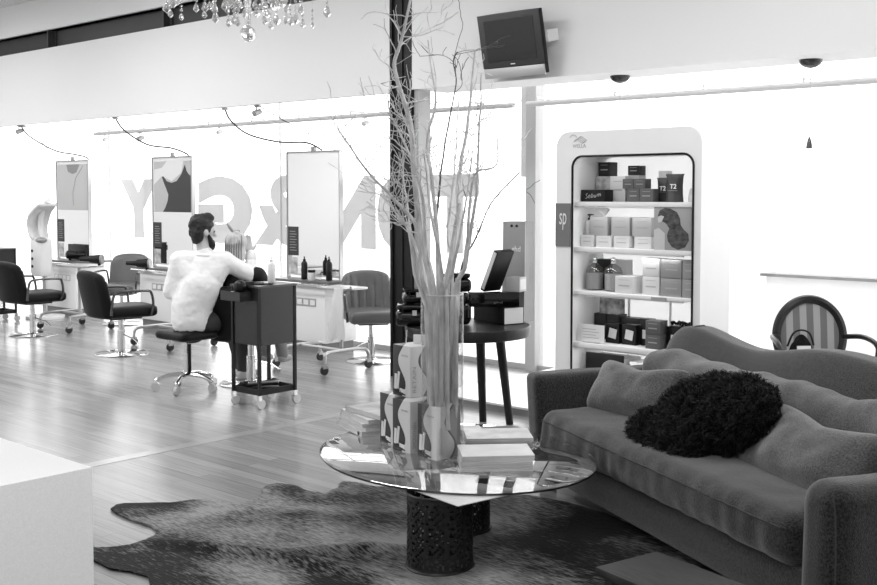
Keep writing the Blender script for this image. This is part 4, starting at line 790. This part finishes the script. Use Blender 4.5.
# ------------------------------------------------------------------ styling stations along the glass
YS = 7.40
NOTE = mat('notice_black', .03, .5)
def station(x, label, kind):
    # local origin on the floor below the mirror centre, mirror facing -Y
    t = thing('styling_station', label, 'styling station', (x, YS, 0)); w = .80
    MB().b2((-w/2, .0, .74), (w/2, .03, 2.02)).build('mirror_back', WHITE, t, .003)
    MB().b2((-w/2+.012, -.004, .76), (w/2-.012, -.0005, 2.0)).build('mirror_glass', MIRROR, t)
    f = MB(); f.b2((-w/2-.012, -.012, .7), (-w/2, .035, 2.025)).build('frame_side', ALU, t); MB().b2((w/2, -.012, .7), (w/2+.012, .035, 2.025)).build('frame_side', ALU, t); MB().b2((-w/2, -.012, 2.02), (w/2, .035, 2.03)).build('frame_top', GREYM, t)
    MB().b2((-w/2, -.2, .10), (w/2, .22, .70)).build('cabinet_body', LAM, t, .004)
    MB().b2((-w/2+.02, -.18, 0), (w/2-.02, .2, .10)).build('plinth', mat('plinth_grey', .2, .5), t)
    MB().b2((-w/2-.03, -.27, .70), (w/2+.14, .24, .725)).build('worktop', mat('worktop_grey', .12, .3), t, .004)
    MB().tube([(-w/2-.03, -.30, .69), (w/2+.12, -.30, .69)], .012, 8).build('towel_rail', CHROME, t)
    s_ = MB().b2((.06-.2, -.205, .46), (.06+.2, -.2, .54)).build('socket_strip', ALU, t)
    for k in range(4): MB().b2((-.12+.1*k, -.208, .475), (-.05+.1*k, -.205, .525)).build('socket', LAM, s_)
    MB().b2((-.02, -.01, 2.03), (.03, .02, 2.075)).build('cable_box', GREYM, t)
    n_ = MB().b2((-w/2+.01, -.0075, .95), (-w/2+.17, -.0045, 1.25)).build('notice', NOTE, t); n_['label'] = 'black notice with white lines'
    mm = MB(); [mm.b2((-w/2+.035, -.0085, 1.0+.028*k), (-w/2+.145-.02*(k % 2), -.0075, 1.007+.028*k)) for k in range(8)]; mm.build('printed_lines', mat('line_grey', .3, .5), n_)
    MB().b2((-w/2+.02, -.007, .76), (-w/2+.15, -.0045, .93)).build('photo_card', PRINT, t)
    if kind:
        p = MB().b2((-w/2+.03, -.0075, 1.375), (w/2-.02, -.0045, 1.975)).build('poster', mat('poster_pale_%d' % kind, .5 if kind == 1 else .48, .5), t)
        m = MB()
        if kind == 2:
            P = [(-.19,1.375),(.38,1.375),(.38,1.80),(.34,1.82),(.30,1.86),(.27,1.93),(.25,1.90),(.2,1.82),(.1,1.74),(0,1.72),(-.1,1.74),(-.17,1.80),(-.2,1.79),(-.16,1.72),(-.12,1.66),(-.07,1.58),(-.09,1.5),(-.14,1.42)]
            m.prism(P, lambda a, b_: (a, -.0076, b_), lambda a, b_: (a, -.0086, b_)); m.build('dark_top_picture', mat('poster_dark', .045, .6), p)
            MB().prism([(-.37,1.7),(-.2,1.8),(.0,1.74),(.2,1.84),(.24,1.975),(-.1,1.975),(-.2,1.9),(-.36,1.88)], lambda a, b_: (a, -.0076, b_), lambda a, b_: (a, -.0079, b_)).build('skin_picture', mat('poster_skin', .72, .6), p)
        else:
            MB().prism([(-.14,1.975),(.2,1.975),(.12,1.87),(.02,1.85),(-.1,1.88)], lambda a, b_: (a, -.0076, b_), lambda a, b_: (a, -.0079, b_)).build('hair_picture', mat('poster_mid', .25, .6), p)
            MB().tube([(.28, -.0076, 1.95), (.1, -.0076, 1.8), (.02, -.0076, 1.6), (.03, -.0076, 1.43)], .004, 5).build('fold_picture', MATS['poster_mid'], p)
    return t
station(-13.2, 'styling station mirror with a faded pale poster, farthest left', 1); station(-10.92, 'styling station mirror with a dark garment poster, in the middle', 2); station(-8.42, 'styling station with a plain tall mirror, nearest the column', 0)

def dryer_stand(x, y, label, px_=.1, t0=-.18, t1=.3, dx=.42):
    t = thing('trolley_stand', label, 'stand', (x, y, 0))
    for s in (-1, 1):
        MB().tube(smoothpts([(s*.33, -.27, .085), (s*.33, -.26, .15), (s*.3, -.2, .185), (s*.3, .2, .185), (s*.33, .26, .15), (s*.33, .27, .085)], 3), .016, 8).build('base_tube', ALU, t)
        for q in (-.27, .27):
            c = MB().cyl((s*.33-.011, q, .04), (s*.33+.011, q, .04), .04, n=16).build('caster', RUBBER, t); MB().box((s*.33, q, .07), (.03, .05, .03)).build('fork', ALU, c)
    MB().tube([(-.3, .0, .185), (.3, .0, .185)], .014, 8).build('cross_tube', ALU, t)
    MB().cyl((px_, 0, .185), (px_, 0, .74), .017, n=12).build('post', ALU, t)
    MB().b2((t0, -.14, .74), (t1, .14, .76)).build('tray', ALU, t, .004)
    MB().tube(smoothpts([(t1 if dx > 0 else t0, -.05, .75), ((t1+dx)/2 if dx > 0 else (t0+dx)/2, -.1, .77), (dx, -.13, .775)]), .01, 8).build('holder_arm', ALU, t)
    return t
dryer_stand(-7.42, 6.62, 'rolling stand on casters with tray in front of the nearest mirror', .26, .1, .46, .52); dryer_stand(-9.67, 6.55, 'rolling stand on casters in front of the middle mirror', .1, -.18, .3, -.33); dryer_stand(-11.72, 6.58, 'rolling stand on casters in front of the farthest mirror', .1, -.18, .4, .72)
def dryer(x, y, z, rz, label):
    o = thing('hair_dryer', label, 'hair dryer', (x, y, z), rz); MB().cyl((-.05, 0, .07), (.08, 0, .07), .056, .042, 18).build('barrel', BLACK, o); MB().cyl((.08, 0, .07), (.2, 0, .07), .03, .022, 14).build('nozzle', BLACK, o)
    MB().tube([(-.01, 0, .06), (-.03, 0, -.0)], [.02, .018], 10).build('handle', BLACK, o); MB().cyl((-.066, 0, .07), (-.05, 0, .07), .05, .057, 18).build('grille', GREYM, o)
dryer(-11.0, 6.45, .787, R(215), 'black hair dryer on the farthest rolling stand'); dryer(-10.0, 6.42, .787, R(215), 'black hair dryer on the middle rolling stand')
dryer(-13.0, 7.26, .727, R(30), 'black hair dryer lying under the farthest mirror')
tag(MB().b2((-.3, -.012, 0), (.15, .012, .2)).build('display_screen', BLACK, loc=(-12.95, 7.36, .727), bevel=.004), 'black panel leaning on the farthest mirror behind the dryer', 'screen')
# things on the nearest station
def bottle(x, y, z, r, h, m, label, pm=BLACK, k=1.):
    o = thing('bottle', label, 'bottle', (x, y, z+.001)); MB().lathe([(r*.9, 0), (r, .008), (r, h*.68), (r*.75, h*.76), (r*.4, h*.8)], 18).build('bottle_body', m, o); MB().lathe([(r*.45, h*.8), (r*.45, h*.88), (r*.2, h*.9), (r*.2, h)], 12).build('nozzle', pm, o); return o
bottle(-8.39, 7.25, .725, .032, .23, DBOX, 'left dark spray bottle under the nearest mirror'); bottle(-8.05, 7.28, .725, .032, .24, DBOX, 'right dark spray bottle under the nearest mirror')
o = thing('jar', 'short jar with white label between the dark spray bottles', 'jar', (-8.2, 7.18, .726)); MB().lathe([(.035, 0), (.038, .005), (.038, .08)], 18).build('jar_body', CARD, o); MB().lathe([(.039, .08), (.039, .105)], 18).build('lid', BLACK, o)
tag(MB().lathe([(.0, .004), (.03, .004), (.042, .1), (.045, .1), (.034, 0), (0, 0)], 20, cap=False).build('glass_tumbler', GLASSV, loc=(-8.24, 7.3, .726)), 'clear glass tumbler behind the white jar on the nearest station', 'glass')
# towel hanging from the stand in front of the nearest mirror
m = MB(); m.grid(lambda i, j: V(((i-.5)*(.11+.12*j)+nz((i*2, j*2, 0), 1.5, .02), -.155-.012*math.sin(i*9)*j-.04*j, .755-.45*j+nz((i*3, 0, 0), 2, .05)*j)), 14, 16); b0 = len(m.v)
m.grid(lambda i, j: V(((i-.5)*(.11+.12*j)+nz((i*2, j*2, 0), 1.5, .02), -.147-.012*math.sin(i*9)*j-.04*j, .755-.45*j+nz((i*3, 0, 0), 2, .05)*j)), 14, 16)
tag(m.build('towel', mat('towel_white', .8, .9, bump=.4, bscale=90), loc=(-7.03, 6.62, .006)), 'crumpled white towel hanging from the nearest rolling stand', 'towel')

# ------------------------------------------------------------------ salon chairs
def salon_chair(loc, rz, label, leather, ribs=False):
    t = thing('salon_chair', label, 'chair', loc, rz)
    MB().lathe([(.24, 0), (.24, .006), (.225, .014), (.06, .018), (.045, .03)], 40).build('base_disc', CHROME, t)
    MB().cyl((0,0,.02), (0,0,.24), .034, n=18).cyl((0,0,.24), (0,0,.37), .024, n=18).build('column', CHROME, t)
    MB().tube([(.02, 0, .2), (.14, .06, .16), (.2, .08, .11)], .008, 8).build('pump_lever', CHROME, t)
    MB().b2((-.14, -.14, .36), (.14, .14, .385)).build('seat_plate', STEEL, t)
    MB().rbox((0, .02, .435), (.48, .48, .11), .045, (12, 12, 6), lambda p: (p[0], p[1], p[2]+.012*(p[2]>.44)*(1-(p[0]/.24)**2))).build('seat', leather, t)
    def bf(p):
        x, y, z = p; k = (z-.36)/.5; w = 1+.06*math.sin(math.pi*min(1, max(0, k)))-.10*max(0, k-.6); y += (x*x)*.9-max(0, k)*.09
        if ribs: y += .02*(abs(math.sin(x*40))-.5)*(1 if y > -.25 else 0)
        return (x*w, y, z-.05*(abs(x)/.24)**3*(k > .8))
    MB().rbox((0, -.235, .615), (.48, .09, .47), .042, (56, 5, 14), bf).build('backrest', leather, t)
    for s in (-1, 1): MB().tube(smoothpts([(s*.255, .17, .40), (s*.265, .19, .5), (s*.27, .17, .62), (s*.27, .12, .645), (s*.27, -.12, .645), (s*.265, -.18, .6), (s*.255, -.2, .42)], 4), .0125, 8).build('armrest', mat('arm_metal', .12, .25, .8), t)
    return t
c1 = salon_chair((-11.55, 5.96, 0), R(2), 'black salon chair farthest left in front of the pale poster mirror', LEATHER)
c1.scale = (1.1, 1.1, 1.0)
dup(c1, (-9.53, 5.84, 0), R(-8), 'black salon chair in the middle, nearest the seated hairdresser')
c3 = salon_chair((-7.35, 7.18, 0), R(-124), 'grey ribbed salon chair beside the dark column by the window', LEATHER2, True)
c4 = salon_chair((-11.72, 7.2, .0), R(-146), 'grey salon chair by the glass between the two far mirrors', LEATHER2)
cw = dup(c1, (-7.24, 5.66, 0), R(30), 'black salon chair under the blonde client, behind the trolley')

# ------------------------------------------------------------------ black salon trolleys
def trolley(loc, rz, label):
    t = thing('salon_trolley', label, 'trolley', loc, rz); w, d = .31, .34
    for sx in (-1, 1):
        for sy in (-1, 1):
            MB().b2((sx*w/2-.011, sy*d/2-.011, .10), (sx*w/2+.011, sy*d/2+.011, .9)).build('post', STEEL, t)
            c = MB().cyl((sx*w/2-.01, sy*d/2+.015, .036), (sx*w/2+.01, sy*d/2+.015, .036), .036, n=18).build('caster', mat('caster_clear', .55, .15, .3), t); MB().box((sx*w/2, sy*d/2, .082), (.025, .03, .04)).build('fork', CHROME, c)
    m = MB(); m.b2((-w/2, -d/2, .47), (w/2, -d/2+.012, .9)).b2((-w/2, d/2-.012, .47), (w/2, d/2, .9)).b2((-w/2, -d/2, .47), (-w/2+.012, d/2, .9)).b2((w/2-.006, -d/2, .47), (w/2+.006, d/2, .9)).b2((-w/2, -d/2, .47), (w/2, d/2, .482))
    m.build('cabinet_body', mat('trolley_black', .012, .35), t); MB().b2((-w/2-.015, -d/2-.015, .9), (w/2+.015, d/2+.015, .915)).build('top', mat('trolley_top', .05, .3), t)
    m = MB(); m.b2((-w/2, -d/2, .1), (w/2, -d/2+.012, .145)).b2((-w/2, d/2-.012, .1), (w/2, d/2, .145)).b2((-w/2, -d/2, .1), (-w/2+.012, d/2, .145)).b2((w/2-.012, -d/2, .1), (w/2, d/2, .145)).b2((-w/2, -d/2, .1), (w/2, d/2, .11)); m.build('bottom_tray', STEEL, t)
    bk = MB(); bk.b2((-w/2-.02, -d/2-.1, .80), (.06, -d/2-.003, .805)).b2((-w/2-.02, -d/2-.1, .80), (.06, -d/2-.096, .87)).b2((-w/2-.02, -d/2-.1, .80), (-w/2-.016, -d/2-.003, .87)).b2((.056, -d/2-.1, .80), (.06, -d/2-.003, .87)).build('side_basket', mat('basket_grey', .03, .4), t)
    return t
tr = trolley((-6.465, 5.18, 0), 0, 'black salon trolley on clear casters right of the seated hairdresser')
dup(tr, (-13.12, 6.3, 0), R(0), 'black salon trolley cut off by the left edge of the picture')
bottle(-6.48, 5.27, .915, .03, .2, CARD, 'white bottle with pointed nozzle standing on the near trolley', CARD)
o = thing('hair_dryer', 'black hair dryer with diffuser resting in the near trolley basket', 'hair dryer', (-6.46, 4.955, .83), R(75)); MB().sph((0, 0, .075), (.05, .05, .052), 20, 12).build('diffuser', BLACK, o); MB().tube([(.0, .0, .08), (.1, 0, .08)], [.035, .035], 12).build('barrel', BLACK, o); MB().tube([(.08, 0, .08), (.1, 0, -.0)], .016, 8).build('handle', BLACK, o)
tag(MB().rbox((0, 0, .03), (.12, .06, .05), .02, (6, 4, 4), lambda p: (p[0], p[1], p[2]+nz(p, 25, .012))).build('tissue', CARD, loc=(-6.6, 4.96, .806)), 'white crumpled tissue in the basket of the near trolley', 'tissue')
for k, (x, y, a, lb) in enumerate(((-6.5, 5.2, 35, 'grey hair straightener lying in the bottom tray of the near trolley'), (-6.44, 5.14, 50, 'black hair straightener beside the grey one in the bottom tray'))):
    o = thing('hair_straightener', lb, 'straightener', (x, y, .112), R(a), None); m_ = GREYM if k == 0 else BLACK
    MB().box((0, 0, .012), (.24, .03, .02)).build('lower_arm', m_, o, .006); MB().box((0, 0, .042), (.24, .03, .02), 0, 0, R(-4)).build('upper_arm', m_, o, .006)
for k, (x, y, lb) in enumerate(((-6.40, 5.10, 'dark comb lying on top of the near trolley'), (-6.53, 5.12, 'dark flat brush lying on top of the near trolley'))):
    o = thing('comb' if k == 0 else 'hair_brush', lb, 'comb' if k == 0 else 'brush', (x, y, .916), R(40)); MB().box((0, 0, .006), (.18, .03, .01)).build('spine', BLACK, o); MB().box((-.03, .02, .006), (.1, .02, .006)).build('teeth', BLACK, o)

# ------------------------------------------------------------------ saddle stool, hairdresser and client
t = thing('stool', 'black round stool with chrome five-star base under the hairdresser', 'stool', (-7.38, 5.12, 0))
MB().rbox((0, 0, .455), (.40, .36, .07), .033, (12, 12, 5)).build('seat', LEATHER, t)
MB().cyl((0,0,.12), (0,0,.30), .03, n=16).cyl((0,0,.3), (0,0,.425), .02, n=14).build('gas_column', CHROME, t)
MB().cyl((.035,0,.13), (.035,0,.38), .014, n=10).build('column_cover', BLACK, t)
for k in range(5):
    a = k*2*math.pi/5+.3; c_, s_ = math.cos(a), math.sin(a); MB().tube(smoothpts([(.02*c_, .02*s_, .13), (.14*c_, .14*s_, .125), (.25*c_, .25*s_, .085)]), [.02]*4+[.017]*4+[.012], 8).build('base_arm', CHROME, t)
    q = MB().cyl((.25*c_-.012*s_, .25*s_+.012*c_, .036), (.25*c_+.012*s_, .25*s_-.012*c_, .036), .036, n=16).build('caster', MATS['caster_clear'], t)

def hand(m, w, d, up, s=1., curl=.5):
    # palm from wrist w along d, thumb side = up x d
    d = V(d).normalized(); n_ = V(up).normalized(); sd = d.cross(n_).normalized(); w = V(w)
    for k in range(4):
        o = sd*((k-1.5)*.02*s); b = w+o*.7+d*.02; kn = w+o+d*.085*s; m.cap(b, kn, .013*s, .011*s, 8)
        L_ = (.036, .043, .04, .03)[k]*s; d1 = (d-n_*curl*.5).normalized(); p1 = kn+d1*L_; d2 = (d-n_*curl*1.2).normalized(); p2 = p1+d2*L_*.75; m.cap(kn, p1, .0095*s, .0085*s, 8); m.cap(p1, p2, .0085*s, .007*s, 8)
    th = w+d*.025*s-sd*.03*s; t1 = th+(d*.6-sd*.8).normalized()*.035*s; m.cap(w+d*.012, th, .014*s, .012*s, 8); m.cap(th, t1, .0115*s, .0095*s, 8); m.cap(t1, t1+(d*.9-sd*.2-n_*.3).normalized()*.028*s, .0095*s, .0075*s, 8)
def head(m, c, fwd, s=1.):
    f = V(fwd).normalized(); sd = f.cross(V((0,0,1))).normalized(); c = V(c)
    M = Matrix((sd, f, V((0,0,1)))).transposed().to_4x4()
    m.sph(c+V((0,0,.025))*s, (.077*s, .097*s, .098*s), 18, 12, M); m.sph(c+f*.03*s-V((0,0,.055))*s, (.058*s, .062*s, .07*s), 16, 10, M)
    m.cap(c+f*.094*s+V((0,0,.015))*s, c+f*.112*s-V((0,0,.022))*s, .009*s, .014*s, 8)      # nose
    m.cap(c+f*.072*s-sd*.02*s-V((0,0,.058))*s, c+f*.072*s+sd*.02*s-V((0,0,.058))*s, .014*s, .014*s, 8)   # lips
    m.sph(c+f*.07*s-V((0,0,.098))*s, (.028*s, .022*s, .022*s), 10, 8, M)
    for q in (-1, 1):
        m.sph(c+sd*q*.078*s-f*.008*s-V((0,0,.012))*s, (.010*s, .022*s, .034*s), 10, 8, M)  # ears
        m.cap(c+sd*q*.016*s+f*.088*s+V((0,0,.03))*s, c+sd*q*.05*s+f*.076*s+V((0,0,.032))*s, .011*s, .009*s, 8)   # brow
    return f, sd
def eyes(c, f, sd, par, s=1.):
    for q in (-1, 1): MB().sph(V(c)+f*.083*s+sd*q*.032*s+V((0,0,.008))*s, .0125*s, 10, 8).build('eye', mat('eye_dark', .05, .2), par)
# the man: local axes are the world's; he sits facing away to the right
man = thing('person', 'bearded man in a white shirt sitting on a stool, arm raised to a client', 'person', (-7.33, 5.2, 0))
fwd = V((-.28, .96, 0)).normalized(); sdm = fwd.cross(V((0,0,1))).normalized()
P0, CH, NK, HD = V((-.02,-.05,.575)), V((.045,.0,.86)), V((.055,.02,1.10)), V((.05,.015,1.29))
LS, LE_, LW = V((-.085,-.115,1.055)), V((-.145,-.165,.80)), V((-.15,.10,.72))
RS, RE, RW = V((.165,.145,1.05)), V((.215,.36,.925)), V((.15,.425,1.09))
RH, RK, RA = V((.07,.05,.55)), V((-.02,.46,.49)), V((-.11,.53,.09)); LH, LK, LA = V((-.10,-.02,.55)), V((-.16,.44,.5)), V((-.2,.58,.09))
hf_ = V((.15,.98,-.12)).normalized()       # the head is turned towards the client
m = MB(); m.cap(P0, CH, .135, .15); m.cap(CH, NK-V((0,0,.05)), .15, .08); m.cap(LS, RS, .07, .07); m.cap(NK-V((0,0,.04)), HD-V((0,0,.05)), .058, .055)
for a, b_, c_ in ((LS, LE_, LW), (RS, RE, RW)): m.cap(a, b_, .056, .043); m.cap(b_, c_, .043, .028)
for a, b_, c_ in ((RH, RK, RA), (LH, LK, LA)): m.cap(a, b_, .085, .058); m.cap(b_, c_, .056, .038); m.cap(c_-V((0,0,.04)), c_+fwd*.15-V((0,0,.06)), .034, .026)
f_, s_ = head(m, HD, hf_); hand(m, RW+V((-.01,0,.01)), V((-.25,-.1,.95)), V((-.9,.4,0)), 1., .5); hand(m, LW, V((.1,.95,-.2)), V((0,0,1)), 1., .7)
body = remesh(m.build('body', SKIN, man), .0075, 4)
eyes(HD, f_, s_, man)
m = MB(); m.cap(P0-V((0,0,.0)), P0+V((.01,0,.13)), .165, .165, 20); m.cap(P0+V((.01,0,.12)), CH, .165, .172, 20); m.cap(CH, NK-V((0,0,.09)), .172, .115, 20); m.cap(LS, RS, .083, .083, 16); m.cap(NK-V((0,0,.08)), NK+V((.004,.004,.015)), .085, .068, 16)
m.cap(CH+(LS-CH)*.5, LS, .12, .08, 14); m.cap(CH+(RS-CH)*.5, RS, .12, .08, 14)
m.cap(LS, LE_, .076, .064, 14); m.cap(LE_, LW, .064, .043, 14); m.cap(RS, RE, .078, .066, 14); m.cap(RE, RW-V((0,0,.02)), .064, .042, 14)
sh = remesh(m.build('shirt', SHIRT, man), .010, 14); tx = bpy.data.textures.new('folds', 'MUSGRAVE' if False else 'CLOUDS'); tx.noise_scale = .055; dm = sh.modifiers.new('d', 'DISPLACE'); dm.texture = tx; dm.strength = .011; dm.mid_level = .5
MB().tube([NK+V((.004,.004,-.012))+sdm*.068*math.cos(a*.2618)+fwd*.068*math.sin(a*.2618)+V((0,0,-.014*math.sin(a*.2618))) for a in range(24)], .017, 8, True).build('collar', SHIRT, sh)
MB().cap(RE+(RW-RE)*.82, RE+(RW-RE)*.95, .049, .048, 14).build('cuff', SHIRT, sh)
m = MB(); m.cap(P0-V((0,0,.045)), P0+V((0,0,.03)), .15, .15, 18)
for a, b_, c_ in ((RH, RK, RA), (LH, LK, LA)): m.cap(a, b_, .098, .07, 14); m.cap(b_, c_, .068, .05, 14)
remesh(m.build('trousers', DENIM, man), .010, 4)
for c_ in (RA, LA):
    m = MB(); m.cap(c_+V((0,0,-.035)), c_+V((0,0,.0)), .046, .044, 12); m.cap(c_-V((0,0,.05))-fwd*.03, c_+fwd*.17-V((0,0,.056)), .04, .034, 12)
    so = len(m.v); sho = remesh(m.build('shoe', mat('shoe_pale', .4, .6), man), .007, 3); bpy.context.view_layer.update()
m = MB(); Mh = Matrix((s_, f_, V((0,0,1)))).transposed().to_4x4()
m.sph(HD+V((0,0,.045))-f_*.012, (.086, .105, .098), 18, 12, Mh); m.sph(HD-f_*.05-V((0,0,.01)), (.078, .062, .085), 16, 10, Mh); m.sph(HD+f_*.045+V((0,0,.12)), (.066, .055, .035), 14, 8, Mh); m.sph(HD-f_*.055-V((0,0,.06)), (.06, .04, .05), 12, 8, Mh)
hr = remesh(m.build('hair', HAIRD, man), .008, 2); dm = hr.modifiers.new('d', 'DISPLACE'); tx2 = bpy.data.textures.new('locks', 'CLOUDS'); tx2.noise_scale = .03; dm.texture = tx2; dm.strength = .022; dm.mid_level = .5
m = MB(); m.sph(HD+f_*.062-V((0,0,.10)), (.05, .05, .055), 14, 10, Mh)
for q in (-1, 1): m.cap(HD+s_*q*.07+f_*.02-V((0,0,.03)), HD+s_*q*.045+f_*.06-V((0,0,.1)), .012, .03, 10)
remesh(m.build('beard', HAIRD, man), .007, 2)
# the client
wo = thing('person', 'blonde client in a dark cape sitting in a salon chair, seen from behind', 'person', (-7.24, 5.66, 0))
fw = V((-.5, .866, 0)); sw = fw.cross(V((0,0,1))).normalized(); P0 = V((.03,-.05,.585)); NKw = V((.01,-.07,.99)); HDw = V((.015,-.085,1.15)); CHw = V((.02,-.06,.84))
HDw = V((.02, -.15, 1.155)); NKw = V((.01, -.13, .98))
m = MB(); m.cap(P0, CHw, .13, .135); m.cap(CHw, NKw-V((0,0,.04)), .13, .06); SL, SRr = NKw-sw*.17-V((0,0,.06)), NKw+sw*.17-V((0,0,.06)); m.cap(SL, SRr, .055, .055); m.cap(NKw-V((0,0,.03)), HDw-V((0,0,.05)), .05, .05)
f2, s2_ = head(m, HDw, fw, .95)
for q, S_ in ((-1, SL), (1, SRr)):
    el = S_+fw*.12+sw*q*.06-V((0,0,.24)); wr = el+fw*.2-sw*q*.1+V((0,0,.0)); m.cap(S_, el, .045, .036); m.cap(el, wr, .036, .025); hand(m, wr, fw-sw*q*.3, V((0,0,1)), .88, .5)
    hp = P0+sw*q*.09; kn = hp+fw*.43+V((0,0,-.03)); an = kn+fw*.14-V((0,0,.38)); m.cap(hp, kn, .078, .055); m.cap(kn, an, .052, .034); m.cap(an-V((0,0,.03)), an+fw*.15-V((0,0,.05)), .03, .024)
remesh(m.build('body', SKIN, wo), .0075, 4); eyes(HDw, f2, s2_, wo, .95)
Mw = Matrix((s2_, f2, V((0,0,1)))).transposed().to_4x4(); m = MB(); m.sph(HDw+V((0,0,.04))-f2*.012, (.088, .1, .096), 18, 12, Mw); m.sph(HDw-f2*.04-V((0,0,.05)), (.09, .072, .12), 16, 12, Mw); m.sph(HDw-f2*.05-V((0,0,.11)), (.08, .05, .07), 14, 8, Mw)
hw_ = remesh(m.build('hair', HAIRL, wo), .008, 2)
for k in range(9):
    a = (k-4)*.2; mm_ = MB().tube(smoothpts([HDw+V((0,0,.135))+s2_*math.sin(a)*.03, HDw+V((0,0,.08))-f2*.085*math.cos(a)+s2_*.09*math.sin(a), HDw-V((0,0,.03))-f2*.112*math.cos(a)+s2_*.097*math.sin(a), HDw-V((0,0,.15))-f2*.1*math.cos(a)+s2_*.09*math.sin(a)], 4), [.006]*12+[.003], 6).build('hair_strand', mat('hair_streak', .55 if k % 2 else .2, .4) if k < 2 else (MATS['hair_streak']), wo)
MB().tube([HDw+V((0,0,.10))-f2*.02, HDw+V((0,0,.16))-f2*.05+V((-.03,-.02,0)), HDw+V((0,0,.20))-f2*.07+V((-.05,-.03,0))], [.012, .014, .003], 8).build('hair_clip', GREYM, wo)
m = MB(); m.cap(P0, CHw, .17, .16, 18); m.cap(CHw, NKw-V((0,0,.05)), .16, .075, 18); m.cap(SL, SRr, .075, .075, 16)
for q, S_ in ((-1, SL), (1, SRr)): el = S_+fw*.12+sw*q*.06-V((0,0,.24)); m.cap(S_, el, .075, .07, 14); m.cap(el, el+fw*.16-sw*q*.06, .07, .06, 14)
for q in (-1, 1): hp = P0+sw*q*.09; m.cap(hp, hp+fw*.4, .11, .1, 14); m.cap(hp+fw*.4, hp+fw*.45-V((0,0,.2)), .09, .08, 14)
remesh(m.build('cape', CAPE, wo), .012, 5)
for q in (-1, 1):
    hp = P0+sw*q*.09; kn = hp+fw*.43+V((0,0,-.03)); an = kn+fw*.14-V((0,0,.38)); remesh(MB().cap(kn+V((0,0,-.06)), an, .062, .052, 14).build('trouser_leg', mat('trouser_pale', .3, .8), wo), .01, 2)
    remesh(MB().cap(an-V((0,0,.03)), an, .04, .04).cap(an-V((0,0,.035))-fw*.02, an+fw*.17-V((0,0,.055)), .037, .03, 12).build('shoe', MATS['shoe_pale'], wo), .007, 3)

# ------------------------------------------------------------------ steamer at the far left, cables and clip lamps
t = thing('hair_steamer', 'white hair steamer machine on a stand at the far left', 'machine', (-13.04, 6.90, 0))
MB().lathe([(.24, 0), (.24, .03), (.05, .05)], 24).build('base', WHITE, t); MB().cyl((0,0,.04), (0,0,.6), .03, n=14).build('pole', ALU, t)
MB().rbox((-.08, 0, .78), (.26, .2, .5), .05, (8, 6, 8)).build('control_box', WHITE, t); 
for k in range(3): MB().sph((-.12, -.1, .66+k*.1), (.025, .012, .02), 10, 6).build('button', DBOX, t)
m = MB()
for q in (-.1, -.05, 0, .05, .1): m.tube(smoothpts([(-.1, q, 1.0), (-.17, q*1.2, 1.14), (-.12, q*1.3, 1.3), (0, q*1.2, 1.4), (.14, q, 1.46)]), .03, 8)
remesh(m.build('hood', mat('hood_white', .7, .3), t), .022, 8)
MB().tube(smoothpts([(0, 0, .98), (-.06, 0, 1.1), (-.08, 0, 1.25), (0, 0, 1.42), (.14, 0, 1.5)]), .035, 12).build('curved_arm', MATS['hood_white'], t); MB().sph((.02, -.05, 1.0), (.09, .07, .04), 14, 8).build('steam_head', GREYM, t)
def cable(pts, label, r=.009):
    o = thing('power_cable', label, 'cable', (0,0,0)); MB().tube(smoothpts(pts, 6), r, 6).build('cable_run', mat('cable_grey', .03, .5), o); MB().b2((pts[0][0]-.03, pts[0][1]-.02, pts[0][2]-.02), (pts[0][0]+.03, pts[0][1]+.02, pts[0][2]+.001)).build('ceiling_plug', GREYM, o)
cable([(-13.3, 6.75, 2.46), (-13.25, 6.85, 2.32), (-13.1, 7.1, 2.15), (-12.9, 7.25, 2.1), (-12.82, 7.36, 2.07), (-12.8, 7.41, 2.035)], 'dark cable from the bulkhead to the farthest mirror')
cable([(-11.07, 6.75, 2.46), (-11.05, 6.85, 2.32), (-10.9, 7.05, 2.16), (-10.72, 7.25, 2.12), (-10.62, 7.36, 2.07), (-10.6, 7.41, 2.035)], 'dark cable from the bulkhead to the middle mirror')
cable([(-9.02, 6.75, 2.46), (-9.02, 6.82, 2.34), (-8.9, 6.95, 2.2), (-8.65, 7.15, 2.12), (-8.4, 7.3, 2.11), (-8.28, 7.40, 2.035)], 'dark cable from the bulkhead to the nearest mirror')
cable([(-8.5, 6.76, 2.46), (-8.3, 6.95, 2.3), (-8.15, 7.2, 2.15), (-8.1, 7.41, 2.035)], 'thin second cable to the nearest mirror', .005)
cable([(-13.25, 6.76, 2.46), (-13.33, 6.95, 2.35), (-13.38, 7.2, 2.15), (-13.3, 7.41, 2.035)], 'thin second cable to the farthest mirror', .005)
def spot(x, y, z, label, m=GREYM, s=1.):
    o = thing('clip_spotlight', label, 'lamp', (x, y, z)); MB().cyl((0, -.03*s, -.03*s), (0, .05*s, .0), .032*s, .026*s, 14).build('lamp_head', m, o); MB().cyl((0, .0, 0), (0, .0, .05*s), .008, n=8).build('stem', m, o); MB().b2((-.02*s, -.015, .045*s), (.02*s, .015, .06*s)).build('clamp', m, o)
spot(-8.5, 6.74, 2.405, 'dark clip spotlight under the bulkhead above the nearest mirror'); spot(-11.9, 7.6, 2.30, 'dark clip spotlight on the rail left of the middle mirror'); spot(-13.33, 6.74, 2.405, 'dark clip spotlight under the bulkhead at the far left')
for x, lb in ((-12.72, 'small pale clip lamp on the rail at its left end'), (-10.27, 'small pale clip lamp on the rail above the hairdresser'), (-7.86, 'small pale clip lamp on the rail left of the column')): spot(x, 7.6, 2.312, lb, LBOX, .8)
